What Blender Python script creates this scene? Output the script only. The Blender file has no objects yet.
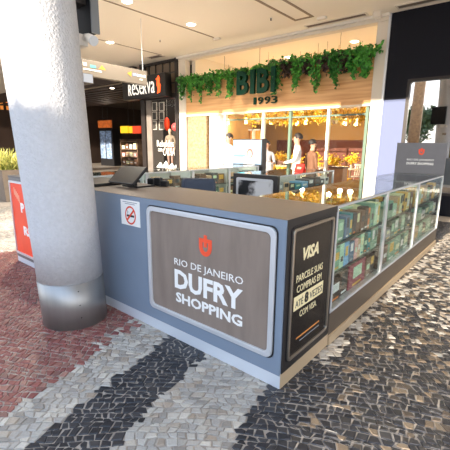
import bpy, bmesh, math, random
from mathutils import Vector, Matrix, Euler
random.seed(7)
S = bpy.context.scene
COL = S.collection
PI = math.pi

# ---------------------------------------------------------------- camera
FPX, PITCH, ROLL, YAW, CAMH = 365.72, 0.2150, 0.0098, 0.6946, 1.5
ca, sa = math.cos(YAW), math.sin(YAW)
CX, CY = .376 * CAMH / 1.6, 2.1634 * CAMH / 1.6
C = Vector((-CX * ca + CY * sa, -CX * sa - CY * ca, CAMH))
Fh = Vector((-sa, ca, 0)); Rv = Vector((ca, sa, 0)); Zv = Vector((0, 0, 1))
Fv = Fh * math.cos(PITCH) - Zv * math.sin(PITCH)
Uv = Fh * math.sin(PITCH) + Zv * math.cos(PITCH)
R2 = Rv * math.cos(ROLL) + Uv * math.sin(ROLL)
U2 = -Rv * math.sin(ROLL) + Uv * math.cos(ROLL)
cam_data = bpy.data.cameras.new('camera')
cam = bpy.data.objects.new('camera', cam_data); COL.objects.link(cam)
cam_data.sensor_width = 36; cam_data.sensor_fit = 'HORIZONTAL'
cam_data.lens = FPX / 450 * 36; cam_data.clip_start = .05; cam_data.clip_end = 300
m3 = Matrix((R2, U2, -Fv)).transposed()
cam.matrix_world = Matrix.Translation(C) @ m3.to_4x4()
S.camera = cam

def ray(x, y): return Fv + R2 * ((x - 225) / FPX) - U2 * ((y - 225) / FPX)
def onz(x, y, z=0.):
    d = ray(x, y); return C + d * ((z - C.z) / d.z)
def ony(x, y, Y):
    d = ray(x, y); return C + d * ((Y - C.y) / d.y)
def onx(x, y, X):
    d = ray(x, y); return C + d * ((X - C.x) / d.x)

# ---------------------------------------------------------------- world, sun, exposure
W = bpy.data.worlds.new('sky'); S.world = W; W.use_nodes = True
nt = W.node_tree; nt.nodes.clear()
wo = nt.nodes.new('ShaderNodeOutputWorld'); bg = nt.nodes.new('ShaderNodeBackground')
tc = nt.nodes.new('ShaderNodeTexCoord'); sx = nt.nodes.new('ShaderNodeSeparateXYZ'); cr = nt.nodes.new('ShaderNodeValToRGB')
nt.links.new(tc.outputs['Generated'], sx.inputs[0]); nt.links.new(sx.outputs['Z'], cr.inputs[0])
cr.color_ramp.elements[0].position = 0.0; cr.color_ramp.elements[0].color = (1.0, .93, .84, 1)
cr.color_ramp.elements[1].position = .75; cr.color_ramp.elements[1].color = (.42, .62, .95, 1)
e = cr.color_ramp.elements.new(.25); e.color = (.80, .88, 1.0, 1)
nt.links.new(cr.outputs[0], bg.inputs[0]); bg.inputs[1].default_value = 1.9
nt.links.new(bg.outputs[0], wo.inputs[0])

SUN_AZ = Vector((.08, -1, 0)).normalized(); SUN_T = .186
sun_d = bpy.data.lights.new('sun', 'SUN'); sun_d.energy = 7.5; sun_d.angle = .012; sun_d.color = (1, .87, .70)
sun = bpy.data.objects.new('sun', sun_d); COL.objects.link(sun)
sdir = Vector((SUN_AZ.x, SUN_AZ.y, SUN_T)).normalized()
sun.rotation_euler = sdir.to_track_quat('Z', 'Y').to_euler(); sun.location = sdir * 40
vs = S.view_settings
vs.view_transform = 'Standard'; vs.look = 'None'; vs.gamma = 1; vs.use_curve_mapping = False
vs.exposure = 0.74

# ---------------------------------------------------------------- materials
def srgb(r, g, b):
    f = lambda c: (c / 255 / 12.92) if c / 255 <= .04045 else ((c / 255 + .055) / 1.055) ** 2.4
    return (f(r), f(g), f(b), 1)
MATS = {}
def mat(name, col=(.8, .8, .8, 1), rough=.5, metal=0., var=0., vscale=8., bump=0., bscale=60., emit=0., spec=.5, stretch=None, coat=0.):
    if name in MATS: return MATS[name]
    m = bpy.data.materials.new(name); m.use_nodes = True; n = m.node_tree; b = n.nodes['Principled BSDF']
    b.inputs['Base Color'].default_value = col; b.inputs['Roughness'].default_value = rough
    b.inputs['Metallic'].default_value = metal; b.inputs['Specular IOR Level'].default_value = spec
    b.inputs['Coat Weight'].default_value = coat
    if emit:
        b.inputs['Emission Color'].default_value = col; b.inputs['Emission Strength'].default_value = emit
    if var or bump:
        t = n.nodes.new('ShaderNodeTexCoord'); src = t.outputs['Object']
        if stretch:
            mp = n.nodes.new('ShaderNodeMapping'); mp.inputs['Scale'].default_value = stretch
            n.links.new(src, mp.inputs[0]); src = mp.outputs[0]
    if var:
        nz = n.nodes.new('ShaderNodeTexNoise'); nz.inputs['Scale'].default_value = vscale; nz.inputs['Detail'].default_value = 5
        n.links.new(src, nz.inputs['Vector'])
        r = n.nodes.new('ShaderNodeValToRGB')
        r.color_ramp.elements[0].position = .3; r.color_ramp.elements[1].position = .7
        r.color_ramp.elements[0].color = tuple(max(0, c * (1 - var)) for c in col[:3]) + (1,)
        r.color_ramp.elements[1].color = tuple(min(1, c * (1 + var)) for c in col[:3]) + (1,)
        n.links.new(nz.outputs['Fac'], r.inputs[0]); n.links.new(r.outputs[0], b.inputs['Base Color'])
        if emit: n.links.new(r.outputs[0], b.inputs['Emission Color'])
    if bump:
        nb = n.nodes.new('ShaderNodeTexNoise'); nb.inputs['Scale'].default_value = bscale; nb.inputs['Detail'].default_value = 3
        n.links.new(src, nb.inputs['Vector'])
        bp = n.nodes.new('ShaderNodeBump'); bp.inputs['Strength'].default_value = bump; bp.inputs['Distance'].default_value = .01
        n.links.new(nb.outputs['Fac'], bp.inputs['Height']); n.links.new(bp.outputs[0], b.inputs['Normal'])
    MATS[name] = m
    return m

def glass_mat(name, tint=(.93, .97, .95, 1), extra=.0, rough=0.0, ior=1.38):
    if name in MATS: return MATS[name]
    m = bpy.data.materials.new(name); m.use_nodes = True; n = m.node_tree; n.nodes.clear()
    o = n.nodes.new('ShaderNodeOutputMaterial'); mx = n.nodes.new('ShaderNodeMixShader')
    tr = n.nodes.new('ShaderNodeBsdfTransparent'); gl = n.nodes.new('ShaderNodeBsdfGlossy')
    tr.inputs[0].default_value = tint; gl.inputs['Roughness'].default_value = rough
    fr = n.nodes.new('ShaderNodeFresnel')
    ge = n.nodes.new('ShaderNodeNewGeometry'); io = n.nodes.new('ShaderNodeMapRange')   # the same reflectance on both faces of a thin pane
    io.inputs['To Min'].default_value = ior; io.inputs['To Max'].default_value = 1 / ior
    n.links.new(ge.outputs['Backfacing'], io.inputs[0]); n.links.new(io.outputs[0], fr.inputs[0])
    ad = n.nodes.new('ShaderNodeMath'); ad.operation = 'ADD'; ad.use_clamp = True; ad.inputs[1].default_value = extra
    n.links.new(fr.outputs[0], ad.inputs[0]); n.links.new(ad.outputs[0], mx.inputs[0])
    n.links.new(tr.outputs[0], mx.inputs[1]); n.links.new(gl.outputs[0], mx.inputs[2]); n.links.new(mx.outputs[0], o.inputs[0])
    MATS[name] = m
    return m

def tone_mat(name, cols, rough=.5, bump=.3):
    """stone: colour picked from a ramp by the stone's own random tone"""
    m = bpy.data.materials.new(name); m.use_nodes = True; n = m.node_tree; b = n.nodes['Principled BSDF']
    a = n.nodes.new('ShaderNodeAttribute'); a.attribute_name = 'tone'
    r = n.nodes.new('ShaderNodeValToRGB'); els = r.color_ramp.elements
    els[0].color = cols[0]; els[1].color = cols[-1]
    for i, c in enumerate(cols[1:-1]):
        x = els.new((i + 1) / (len(cols) - 1)); x.color = c
    n.links.new(a.outputs['Fac'], r.inputs[0])
    t = n.nodes.new('ShaderNodeTexCoord'); nz = n.nodes.new('ShaderNodeTexNoise'); nz.inputs['Scale'].default_value = 90; nz.inputs['Detail'].default_value = 4
    n.links.new(t.outputs['Object'], nz.inputs['Vector'])
    mx = n.nodes.new('ShaderNodeMixRGB'); mx.blend_type = 'MULTIPLY'; mx.inputs[0].default_value = .35
    n.links.new(r.outputs[0], mx.inputs[1]); n.links.new(nz.outputs['Fac'], mx.inputs[2]); n.links.new(mx.outputs[0], b.inputs['Base Color'])
    bp = n.nodes.new('ShaderNodeBump'); bp.inputs['Strength'].default_value = bump; bp.inputs['Distance'].default_value = .006
    n.links.new(nz.outputs['Fac'], bp.inputs['Height']); n.links.new(bp.outputs[0], b.inputs['Normal'])
    b.inputs['Roughness'].default_value = rough
    MATS[name] = m
    return m

def leaf_mat(name, c1, c2, emit=0):
    if name in MATS: return MATS[name]
    m = bpy.data.materials.new(name); m.use_nodes = True; n = m.node_tree; b = n.nodes['Principled BSDF']
    t = n.nodes.new('ShaderNodeTexCoord'); nz = n.nodes.new('ShaderNodeTexNoise'); nz.inputs['Scale'].default_value = 9
    r = n.nodes.new('ShaderNodeValToRGB'); r.color_ramp.elements[0].position = .35; r.color_ramp.elements[1].position = .65
    r.color_ramp.elements[0].color = c1; r.color_ramp.elements[1].color = c2
    n.links.new(t.outputs['Object'], nz.inputs['Vector']); n.links.new(nz.outputs['Fac'], r.inputs[0]); n.links.new(r.outputs[0], b.inputs['Base Color'])
    b.inputs['Roughness'].default_value = .45
    MATS[name] = m
    return m

def wood_mat(name, c1, c2, pitch=.06, rough=.45):
    """thin horizontal boards: colour shifts with height, fine grain along X"""
    m = bpy.data.materials.new(name); m.use_nodes = True; n = m.node_tree; b = n.nodes['Principled BSDF']
    t = n.nodes.new('ShaderNodeTexCoord'); mp = n.nodes.new('ShaderNodeMapping'); mp.inputs['Scale'].default_value = (.7, .7, 1 / pitch)
    n.links.new(t.outputs['Object'], mp.inputs[0])
    nz = n.nodes.new('ShaderNodeTexNoise'); nz.inputs['Scale'].default_value = 1.0; nz.inputs['Detail'].default_value = 4
    n.links.new(mp.outputs[0], nz.inputs['Vector'])
    r = n.nodes.new('ShaderNodeValToRGB'); r.color_ramp.elements[0].position = .35; r.color_ramp.elements[1].position = .65
    r.color_ramp.elements[0].color = c1; r.color_ramp.elements[1].color = c2
    n.links.new(nz.outputs['Fac'], r.inputs[0]); n.links.new(r.outputs[0], b.inputs['Base Color'])
    bp = n.nodes.new('ShaderNodeBump'); bp.inputs['Strength'].default_value = .4; bp.inputs['Distance'].default_value = .01
    n.links.new(nz.outputs['Fac'], bp.inputs['Height']); n.links.new(bp.outputs[0], b.inputs['Normal'])
    b.inputs['Roughness'].default_value = rough
    MATS[name] = m
    return m

M_alu = mat('aluminium', srgb(214, 217, 222), .35, .45)
M_steel = mat('brushed_steel', srgb(158, 156, 153), .45, .75, var=.14, vscale=6, stretch=(1, 1, .05))
M_plinth = mat('plinth_steel', srgb(218, 224, 232), .4, .3)
M_slate = mat('slate_blue_laminate', srgb(122, 136, 154), .4, 0, var=.05, vscale=3)
M_dark = mat('charcoal_laminate', srgb(40, 37, 38), .45)
M_casebase = mat('case_base_laminate', srgb(92, 80, 68), .45)
M_top = mat('countertop_laminate', srgb(112, 99, 89), .42, 0, var=.05, vscale=30)
M_poster = mat('poster_brown', srgb(134, 120, 110), .38, 0, var=.14, vscale=5, bump=.12, bscale=7, stretch=(2.5, 1, .5))
M_white = mat('white_print', srgb(238, 238, 236), .5)
M_cream = mat('cream_print', srgb(240, 226, 180), .5)
M_coral = mat('coral_print', srgb(238, 84, 50), .5)
M_black = mat('black_plastic', srgb(26, 26, 29), .35)
M_blackp = mat('black_poster', srgb(24, 22, 24), .22, var=.1, bump=.05, bscale=6)
M_glass = glass_mat('clear_glass', ior=1.3)
M_glass2 = glass_mat('case_top_glass', (.90, .95, .93, 1), .06)
M_shop_glass = glass_mat('shop_glass', (.95, .96, .95, 1), .0, ior=1.18)
M_plaster = mat('rough_plaster', srgb(194, 194, 197), .8, 0, var=.05, vscale=30, bump=1., bscale=55)
M_ceil = mat('ceiling_paint', srgb(246, 236, 220), .8)
M_wht = mat('white_paint', srgb(232, 226, 218), .6)
M_offw = mat('off_white_frame', srgb(222, 212, 198), .6)
M_navy = mat('navy_panel', srgb(15, 17, 28), .55, spec=.2, var=.06, vscale=2)
M_bronze = mat('dark_bronze', srgb(44, 38, 36), .4, .2)
M_skin = mat('skin', srgb(198, 150, 124), .6)
M_hair = mat('dark_hair', srgb(34, 26, 24), .6)

# ---------------------------------------------------------------- mesh helpers
class MB:
    def __init__(s): s.v = []; s.f = []; s.mi = []
    def add(s, vs_, fs_, mi=0):
        o = len(s.v); s.v += [tuple(v) for v in vs_]; s.f += [tuple(i + o for i in f) for f in fs_]; s.mi += [mi] * len(fs_); return s
    def box(s, x0, x1, y0, y1, z0, z1, mi=0):
        vs_ = [(x, y, z) for x in (x0, x1) for y in (y0, y1) for z in (z0, z1)]
        return s.add(vs_, [(0, 1, 3, 2), (4, 6, 7, 5), (0, 4, 5, 1), (2, 3, 7, 6), (0, 2, 6, 4), (1, 5, 7, 3)], mi)
    def obox(s, c, size, rot, mi=0):
        R = Euler(rot).to_matrix(); c = Vector(c); a, b, d = (k / 2 for k in size)
        vs_ = [c + R @ Vector((x, y, z)) for x in (-a, a) for y in (-b, b) for z in (-d, d)]
        return s.add(vs_, [(0, 1, 3, 2), (4, 6, 7, 5), (0, 4, 5, 1), (2, 3, 7, 6), (0, 2, 6, 4), (1, 5, 7, 3)], mi)
    def prism(s, poly, fn, d0, d1, mi=0):
        """poly: list of 2D points, fn(a,b,depth) -> 3D"""
        n = len(poly)
        vs_ = [fn(a, b, d0) for a, b in poly] + [fn(a, b, d1) for a, b in poly]
        fs_ = [tuple(range(n - 1, -1, -1)), tuple(range(n, 2 * n))] + [(i, (i + 1) % n, n + (i + 1) % n, n + i) for i in range(n)]
        return s.add(vs_, fs_, mi)
    def ring(s, po, pi_, fn, d0, d1, mi=0):
        n = len(po)
        vs_ = [fn(a, b, d0) for a, b in po] + [fn(a, b, d0) for a, b in pi_] + [fn(a, b, d1) for a, b in po] + [fn(a, b, d1) for a, b in pi_]
        fs_ = []
        for i in range(n):
            j = (i + 1) % n
            fs_ += [(i, j, n + j, n + i), (2 * n + i, 3 * n + i, 3 * n + j, 2 * n + j), (i, 2 * n + i, 2 * n + j, j), (n + i, n + j, 3 * n + j, 3 * n + i)]
        return s.add(vs_, fs_, mi)
    def tube(s, pts, rad, n=8, mi=0, cap=True):
        pts = [Vector(p) for p in pts]; rads = rad if isinstance(rad, (list, tuple)) else [rad] * len(pts)
        vs_ = []; fs_ = []
        for i, p in enumerate(pts):
            d = (pts[min(i + 1, len(pts) - 1)] - pts[max(i - 1, 0)]).normalized()
            a = d.orthogonal().normalized() if i == 0 else (a - d * a.dot(d)).normalized()
            b = d.cross(a)
            vs_ += [p + (a * math.cos(2 * PI * k / n) + b * math.sin(2 * PI * k / n)) * rads[i] for k in range(n)]
        for i in range(len(pts) - 1):
            for k in range(n):
                fs_.append((i * n + k, i * n + (k + 1) % n, (i + 1) * n + (k + 1) % n, (i + 1) * n + k))
        if cap:
            fs_.append(tuple(range(n - 1, -1, -1))); fs_.append(tuple((len(pts) - 1) * n + k for k in range(n)))
        return s.add(vs_, fs_, mi)
    def lathe(s, prof, c, n=24, mi=0):
        """prof: list of (r,z)"""
        vs_ = []; fs_ = []; m = len(prof)
        for k in range(n):
            t = 2 * PI * k / n
            vs_ += [(c[0] + r * math.cos(t), c[1] + r * math.sin(t), c[2] + z) for r, z in prof]
        for k in range(n):
            j = (k + 1) % n
            for i in range(m - 1): fs_.append((k * m + i, j * m + i, j * m + i + 1, k * m + i + 1))
        if prof[0][0] > 1e-4: fs_.append(tuple(k * m for k in range(n - 1, -1, -1)))
        if prof[-1][0] > 1e-4: fs_.append(tuple(k * m + m - 1 for k in range(n)))
        return s.add(vs_, fs_, mi)
    def leaf(s, p, d, w, l, mi=0, fold=.25):
        d = d.normalized(); a = d.orthogonal().normalized(); a.rotate(Matrix.Rotation(random.uniform(0, 6.28), 3, d)); u = d.cross(a)
        q = [p, p + d * l * .5 + a * w / 2 + u * w * fold, p + d * l, p + d * l * .5 - a * w / 2 + u * w * fold]
        return s.add(q, [(0, 1, 2), (0, 2, 3)], mi)
    def build(s, name, mats, parent=None, origin=None, smooth=False, bevel=0):
        if not isinstance(mats, (list, tuple)): mats = [mats]
        if parent is not None: org = WLOC[parent.name]
        elif origin is not None: org = Vector(origin)
        else:
            xs = [v[0] for v in s.v]; ys = [v[1] for v in s.v]; zs = [v[2] for v in s.v]
            org = Vector(((min(xs) + max(xs)) / 2, (min(ys) + max(ys)) / 2, min(zs)))
        me = bpy.data.meshes.new(name); me.from_pydata([tuple(Vector(v) - org) for v in s.v], [], s.f)
        for m in mats: me.materials.append(m)
        if len(mats) > 1:
            for p, k in zip(me.polygons, s.mi): p.material_index = k
        if smooth:
            me.shade_smooth() if hasattr(me, 'shade_smooth') else None
        me.update()
        bmm = bmesh.new(); bmm.from_mesh(me); bmesh.ops.recalc_face_normals(bmm, faces=bmm.faces); bmm.to_mesh(me); bmm.free()
        o = bpy.data.objects.new(name, me); COL.objects.link(o)
        if parent is not None: o.parent = parent
        else: o.location = org
        WLOC[o.name] = org.copy()
        if bevel:
            b = o.modifiers.new('bevel', 'BEVEL'); b.width = bevel; b.segments = 2; b.limit_method = 'ANGLE'
        return o
WLOC = {}
def tag(o, label=None, cat=None, group=None, kind=None):
    if label: o['label'] = label
    if cat: o['category'] = cat
    if group: o['group'] = group
    if kind: o['kind'] = kind
    return o
def thing(name, label, cat, loc=(0, 0, 0), group=None):
    o = bpy.data.objects.new(name, None); COL.objects.link(o); o.location = loc; o.empty_display_size = .1
    WLOC[o.name] = Vector(loc); return tag(o, label, cat, group)
def struct(o): o['kind'] = 'structure'; return o
def box(name, m, x0, x1, y0, y1, z0, z1, parent=None, bevel=0): return MB().box(x0, x1, y0, y1, z0, z1).build(name, m, parent, bevel=bevel)
def copy_tree(o, parent=None):
    c = o.copy(); COL.objects.link(c); c.parent = parent
    for ch in o.children: copy_tree(ch, c)
    return c
def rrect(x0, x1, z0, z1, r, n=5):
    p = []
    for cx, cz, a0 in ((x1 - r, z1 - r, 0), (x0 + r, z1 - r, PI / 2), (x0 + r, z0 + r, PI), (x1 - r, z0 + r, 1.5 * PI)):
        p += [(cx + r * math.cos(a0 + PI / 2 * k / n), cz + r * math.sin(a0 + PI / 2 * k / n)) for k in range(n + 1)]
    return p
# frames of reference for flat faces: (a along reading direction, b up, d out of the face)
def front(y0): return lambda a, b, d: (a, y0 - d, b)
def side(x0): return lambda a, b, d: (x0 + d, a, b)

_txt = {}
def text(name, s, m, fn, a0, a1, b0, b1, depth=.002, out=.0, bold=0., shear=0., parent=None, keep=False):
    """lettering fitted to the rectangle a0..a1 x b0..b1 of face fn"""
    cu = bpy.data.curves.new('t', 'FONT'); cu.body = s; cu.offset = bold; cu.shear = shear; cu.resolution_u = 2
    ob = bpy.data.objects.new('t', cu); COL.objects.link(ob)
    dg = bpy.context.evaluated_depsgraph_get(); me = bpy.data.meshes.new_from_object(ob.evaluated_get(dg))
    bpy.data.objects.remove(ob)
    bm = bmesh.new(); bm.from_mesh(me); bpy.data.meshes.remove(me)
    bmesh.ops.remove_doubles(bm, verts=bm.verts, dist=1e-5)
    xs = [v.co.x for v in bm.verts]; ys = [v.co.y for v in bm.verts]
    x0, x1, y0, y1 = min(xs), max(xs), min(ys), max(ys)
    sx_ = (a1 - a0) / (x1 - x0); sy_ = (b1 - b0) / (y1 - y0)
    pos = {v.index: v.co.copy() for v in bm.verts}
    bm.verts.ensure_lookup_table(); seen = set(); isl = []
    for v0 in bm.verts:
        if v0.index in seen: continue
        st_ = [v0]; seen.add(v0.index); g = []
        while st_:
            v = st_.pop(); g.append(v.index)
            for e_ in v.link_edges:
                w = e_.other_vert(v)
                if w.index not in seen: seen.add(w.index); st_.append(w)
        isl.append(g)
    isl.sort(key=lambda g: min(pos[i].x for i in g)); grp = []
    for g in isl:                                     # an accent belongs to its letter
        a, b = min(pos[i].x for i in g), max(pos[i].x for i in g)
        if grp and a < grp[-1][2] - .05 and b < grp[-1][2] + .05: grp[-1][0].extend(g)
        elif grp and a < grp[-1][1] + .1 and grp[-1][2] < b: grp[-1][0].extend(g); grp[-1][2] = b
        else: grp.append([list(g), a, b])
    org = WLOC[parent.name]
    faces = [[v.index for v in f.verts] for f in bm.faces]; bm.free(); out_ = []
    for g, _, _ in grp:
        gs = set(g); idx = {i: k for k, i in enumerate(g)}; nv = len(g)
        fs_ = [[idx[i] for i in f] for f in faces if f[0] in gs]
        vs_ = [Vector(fn(a0 + (pos[i].x - x0) * sx_, b0 + (pos[i].y - y0) * sy_, out + dd)) - org for dd in (0, depth) for i in g]
        ed = {}
        for f in fs_:
            for a, b in zip(f, f[1:] + f[:1]): ed[(min(a, b), max(a, b))] = ed.get((min(a, b), max(a, b)), 0) + 1
        al = [list(reversed(f)) for f in fs_] + [[i + nv for i in f] for f in fs_] + [[a, b, b + nv, a + nv] for (a, b), c_ in ed.items() if c_ == 1]
        me = bpy.data.meshes.new('letter'); me.from_pydata(vs_, [], al); me.materials.append(m)
        b2 = bmesh.new(); b2.from_mesh(me); bmesh.ops.recalc_face_normals(b2, faces=b2.faces); b2.to_mesh(me); b2.free()
        o = bpy.data.objects.new('letter', me); COL.objects.link(o); o.parent = parent; WLOC[o.name] = org.copy(); out_.append(o)
    return out_

def emblem(fn, ca_, cb_, h, m, parent, out=0., depth=.003):
    """coral badge: flat-topped ring with a round foot and a short stem"""
    w = h * .72; t = h * .2
    def shp(k, topz):
        hw = w / 2 - k; p = [(-hw, topz), (-hw, 0)]
        bot = -h * .42 + k
        for i in range(1, 12):
            a = PI + PI * i / 12; p.append((hw * math.cos(a), -bot * math.sin(a)))
        p += [(hw, 0), (hw, topz)]
        return [(ca_ + a, cb_ + b) for a, b in p]
    mb = MB(); mb.ring(shp(0, h * .34), shp(t, h * .34 - t * .8), fn, out, out + depth)
    mb.prism([(ca_ - t * .42, cb_ - h * .02), (ca_ + t * .42, cb_ - h * .02), (ca_ + t * .42, cb_ + h * .5), (ca_ - t * .42, cb_ + h * .5)], fn, out + .0005, out + depth + .0005)
    return mb.build('emblem', m, parent)

ZC = 4.42   # ceiling
YF = 7.5    # shop fronts
HC = 1.089  # counter height
ORD = ['first', 'second', 'third', 'fourth', 'fifth', 'sixth', 'seventh', 'eighth', 'ninth', 'tenth', 'eleventh', 'twelfth', 'thirteenth', 'fourteenth', 'fifteenth', 'sixteenth']

# ================================================================ SETTING
# ---- floor: bed, 300 single stones, the rest of the stones
def floor_bed():
    m = bpy.data.materials.new('paving_bed'); m.use_nodes = True; n = m.node_tree; b = n.nodes['Principled BSDF']
    t = n.nodes.new('ShaderNodeTexCoord'); v = n.nodes.new('ShaderNodeTexVoronoi'); v.inputs['Scale'].default_value = 15
    v2 = n.nodes.new('ShaderNodeTexVoronoi'); v2.feature = 'DISTANCE_TO_EDGE'; v2.inputs['Scale'].default_value = 15
    n.links.new(t.outputs['Object'], v.inputs['Vector']); n.links.new(t.outputs['Object'], v2.inputs['Vector'])
    sp = n.nodes.new('ShaderNodeSeparateColor'); n.links.new(v.outputs['Color'], sp.inputs[0])
    r = n.nodes.new('ShaderNodeValToRGB'); r.color_ramp.elements[0].color = srgb(146, 136, 126); r.color_ramp.elements[1].color = srgb(176, 166, 154)
    n.links.new(sp.outputs[0], r.inputs[0])
    st = n.nodes.new('ShaderNodeMapRange'); st.inputs[2].default_value = .03; st.inputs[1].default_value = 0
    st.inputs['From Max'].default_value = .05
    st.inputs['To Min'].default_value = .75; st.inputs['To Max'].default_value = 1
    n.links.new(v2.outputs['Distance'], st.inputs[0])
    mx = n.nodes.new('ShaderNodeMixRGB'); mx.blend_type = 'MULTIPLY'; mx.inputs[0].default_value = 1
    n.links.new(r.outputs[0], mx.inputs[1]); n.links.new(st.outputs[0], mx.inputs[2]); n.links.new(mx.outputs[0], b.inputs['Base Color'])
    b.inputs['Roughness'].default_value = .7
    return m
mb = MB(); mb.box(-30, 16, -40, 24, -.14, -.006)
floor = struct(mb.build('floor', floor_bed(), origin=(0, 0, -.006)))
tag(floor, 'paving of small red, pale and black stones around the kiosk')
M_st = [tone_mat('pale_stone', [srgb(150, 143, 134), srgb(196, 190, 180), srgb(176, 170, 162), srgb(214, 206, 192), srgb(168, 152, 134)], .55),
        tone_mat('black_stone', [srgb(32, 32, 36), srgb(54, 54, 58), srgb(42, 42, 47), srgb(68, 66, 67)], .4),
        tone_mat('red_stone', [srgb(128, 72, 66), srgb(158, 96, 86), srgb(140, 78, 74), srgb(170, 124, 108), srgb(122, 84, 78)], .5),
        tone_mat('mixed_stone', [srgb(40, 39, 41), srgb(60, 58, 58), srgb(52, 50, 52), srgb(70, 66, 62), srgb(46, 45, 48), srgb(58, 56, 56), srgb(96, 84, 72), srgb(122, 106, 88), srgb(140, 124, 104)], .36)]
def stone_kind(x, y):
    q = x + .24 * y
    if x < -4.55 + .2 * math.sin(2 * y): return 0
    if x > 0 and y > .45:
        pl_ = max(0, min(.30, (y - .9) / 4))
        if x < .12: pl_ = .5
        return 0 if random.random() < pl_ else 3
    bound = -.09
    if q > bound: return 1 if (x < .25 or random.random() < .5) else 3
    if q > -.625: return 0
    if q > -1.03: return 1
    if q > -1.36: return 0
    if q > -1.50 and y > -.6: return 2 if random.random() < .6 else 0
    return 2
def visible_zone(x, y):
    if -3.97 < x < -.03 and .03 < y < 4.6: return False
    if (x + 1.9) ** 2 + (y + .32) ** 2 < .235 ** 2: return False
    d = Vector((x, y, 0)) - C; dep = d.dot(Fv)
    if dep < .3: return False
    px = 225 + FPX * d.dot(R2) / dep; py = 225 - FPX * d.dot(U2) / dep
    return -90 < px < 540 and 150 < py < 540
def warp(s, t):
    a = .55
    x = s * math.cos(a) - t * math.sin(a); y = s * math.sin(a) + t * math.cos(a)
    return x + .09 * math.sin(2.1 * y + .6 * x), y + .09 * math.sin(2.4 * x + 1.1)
rnd = random.Random(3)
stones = []
def rowb(j, s): return j * .042 + .009 * math.sin(s * 5.1 + j * 1.1) + .006 * math.sin(s * 17 + j * 3.7)
for j in range(-130, 185):
    s = -9.5 + rnd.random() * .06; k0 = rnd.uniform(-.009, .009)
    while s < 6.5:
        l = rnd.uniform(.034, .066); k1 = rnd.uniform(-.011, .011)
        cx_, cy_ = warp(s + l / 2, (j + .5) * .042)
        if -8.5 < cx_ < 3.2 and -2.0 < cy_ < 6.8 and visible_zone(cx_, cy_):
            g = .0033; jt = lambda: rnd.uniform(-.0045, .0045)
            q = [(s + g - k0 + jt(), rowb(j, s) + g + jt()), (s + l - g - k1 + jt(), rowb(j, s + l) + g + jt()),
                 (s + l - g + k1 + jt(), rowb(j + 1, s + l) - g + jt()), (s + g + k0 + jt(), rowb(j + 1, s) - g + jt())]
            if rnd.random() < .3:   # a knocked-off corner
                i = rnd.randrange(4); a, b, c = q[i - 1], q[i], q[(i + 1) % 4]; u = rnd.uniform(.25, .45)
                q[i:i + 1] = [(b[0] + (a[0] - b[0]) * u, b[1] + (a[1] - b[1]) * u), (b[0] + (c[0] - b[0]) * u, b[1] + (c[1] - b[1]) * u)]
            stones.append(([warp(*p) for p in q], cx_, cy_))
        s += l; k0 = k1
def stone_geo(q):
    n = len(q); cx_ = sum(p[0] for p in q) / n; cy_ = sum(p[1] for p in q) / n
    h = rnd.uniform(-.002, .002); tx, ty = rnd.uniform(-.05, .05), rnd.uniform(-.05, .05)
    z = lambda x, y: h + tx * (x - cx_) + ty * (y - cy_)
    v = [(x, y, -.03) for x, y in q] + [(x, y, z(x, y) - .004) for x, y in q]
    v += [(cx_ + (x - cx_) * .82, cy_ + (y - cy_) * .82, z(x, y)) for x, y in q]
    f = []
    for r_ in (0, 1):
        f += [(r_ * n + i, r_ * n + (i + 1) % n, (r_ + 1) * n + (i + 1) % n, (r_ + 1) * n + i) for i in range(n)]
    f.append(tuple(range(2 * n, 3 * n)))
    return v, f
def tone_attr(me, vals):
    a = me.attributes.new('tone', 'FLOAT', 'FACE'); a.data.foreach_set('value', vals)
def showsize(st):
    d = Vector((st[1], st[2], 0)) - C; dep = d.dot(Fv)
    px = 225 + FPX * d.dot(R2) / dep; py = 225 - FPX * d.dot(U2) / dep
    return dep if (2 < px < 448 and 0 < py < 449) else 1e6 + dep
stones.sort(key=showsize)
for q, cx_, cy_ in stones[:300]:
    v, f = stone_geo(q); me = bpy.data.meshes.new('cobblestone')
    me.from_pydata([(x - cx_, y - cy_, z) for x, y, z in v], [], f); me.materials.append(M_st[stone_kind(cx_, cy_)])
    tone_attr(me, [rnd.random()] * len(f))
    o = bpy.data.objects.new('cobblestone', me); COL.objects.link(o); o.parent = floor; o.location = (cx_, cy_, .006)
V = []; Fc = []; MI = []; T = []
for q, cx_, cy_ in stones[300:]:
    v, f = stone_geo(q); o_ = len(V); V += v; Fc += [tuple(i + o_ for i in k) for k in f]
    MI += [stone_kind(cx_, cy_)] * len(f); T += [rnd.random()] * len(f)
me = bpy.data.meshes.new('cobblestones'); me.from_pydata(V, [], Fc)
for m in M_st: me.materials.append(m)
me.polygons.foreach_set('material_index', MI); tone_attr(me, T)
o = bpy.data.objects.new('cobblestones', me); COL.objects.link(o); o.parent = floor; o.location = (0, 0, .006); o['kind'] = 'stuff'

# ---- ceiling and shells
YR = -2.5   # roof edge
struct(box('ceiling', M_ceil, -26, 9, YR, 13.5, ZC, ZC + .35))
# slotted grooves in the ceiling
def groove(n, x0, x1, y0, y1, m=None, dz=.012):
    o = box('trim_%d' % n, m or mat('groove_shadow_gap', srgb(150, 132, 112), .8), x0, x1, y0, y1, ZC - dz, ZC); return struct(o)
groove(1, -6.33, -6.29, -1, 6.45)
groove(2, -3.86, -3.80, 1, 6.55); groove(3, -3.42, -3.36, 1, 6.55)
groove(4, -3.86, -3.36, 6.55, 6.62)
groove(5, -9.05, -9.02, 0, 6.9)
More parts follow.
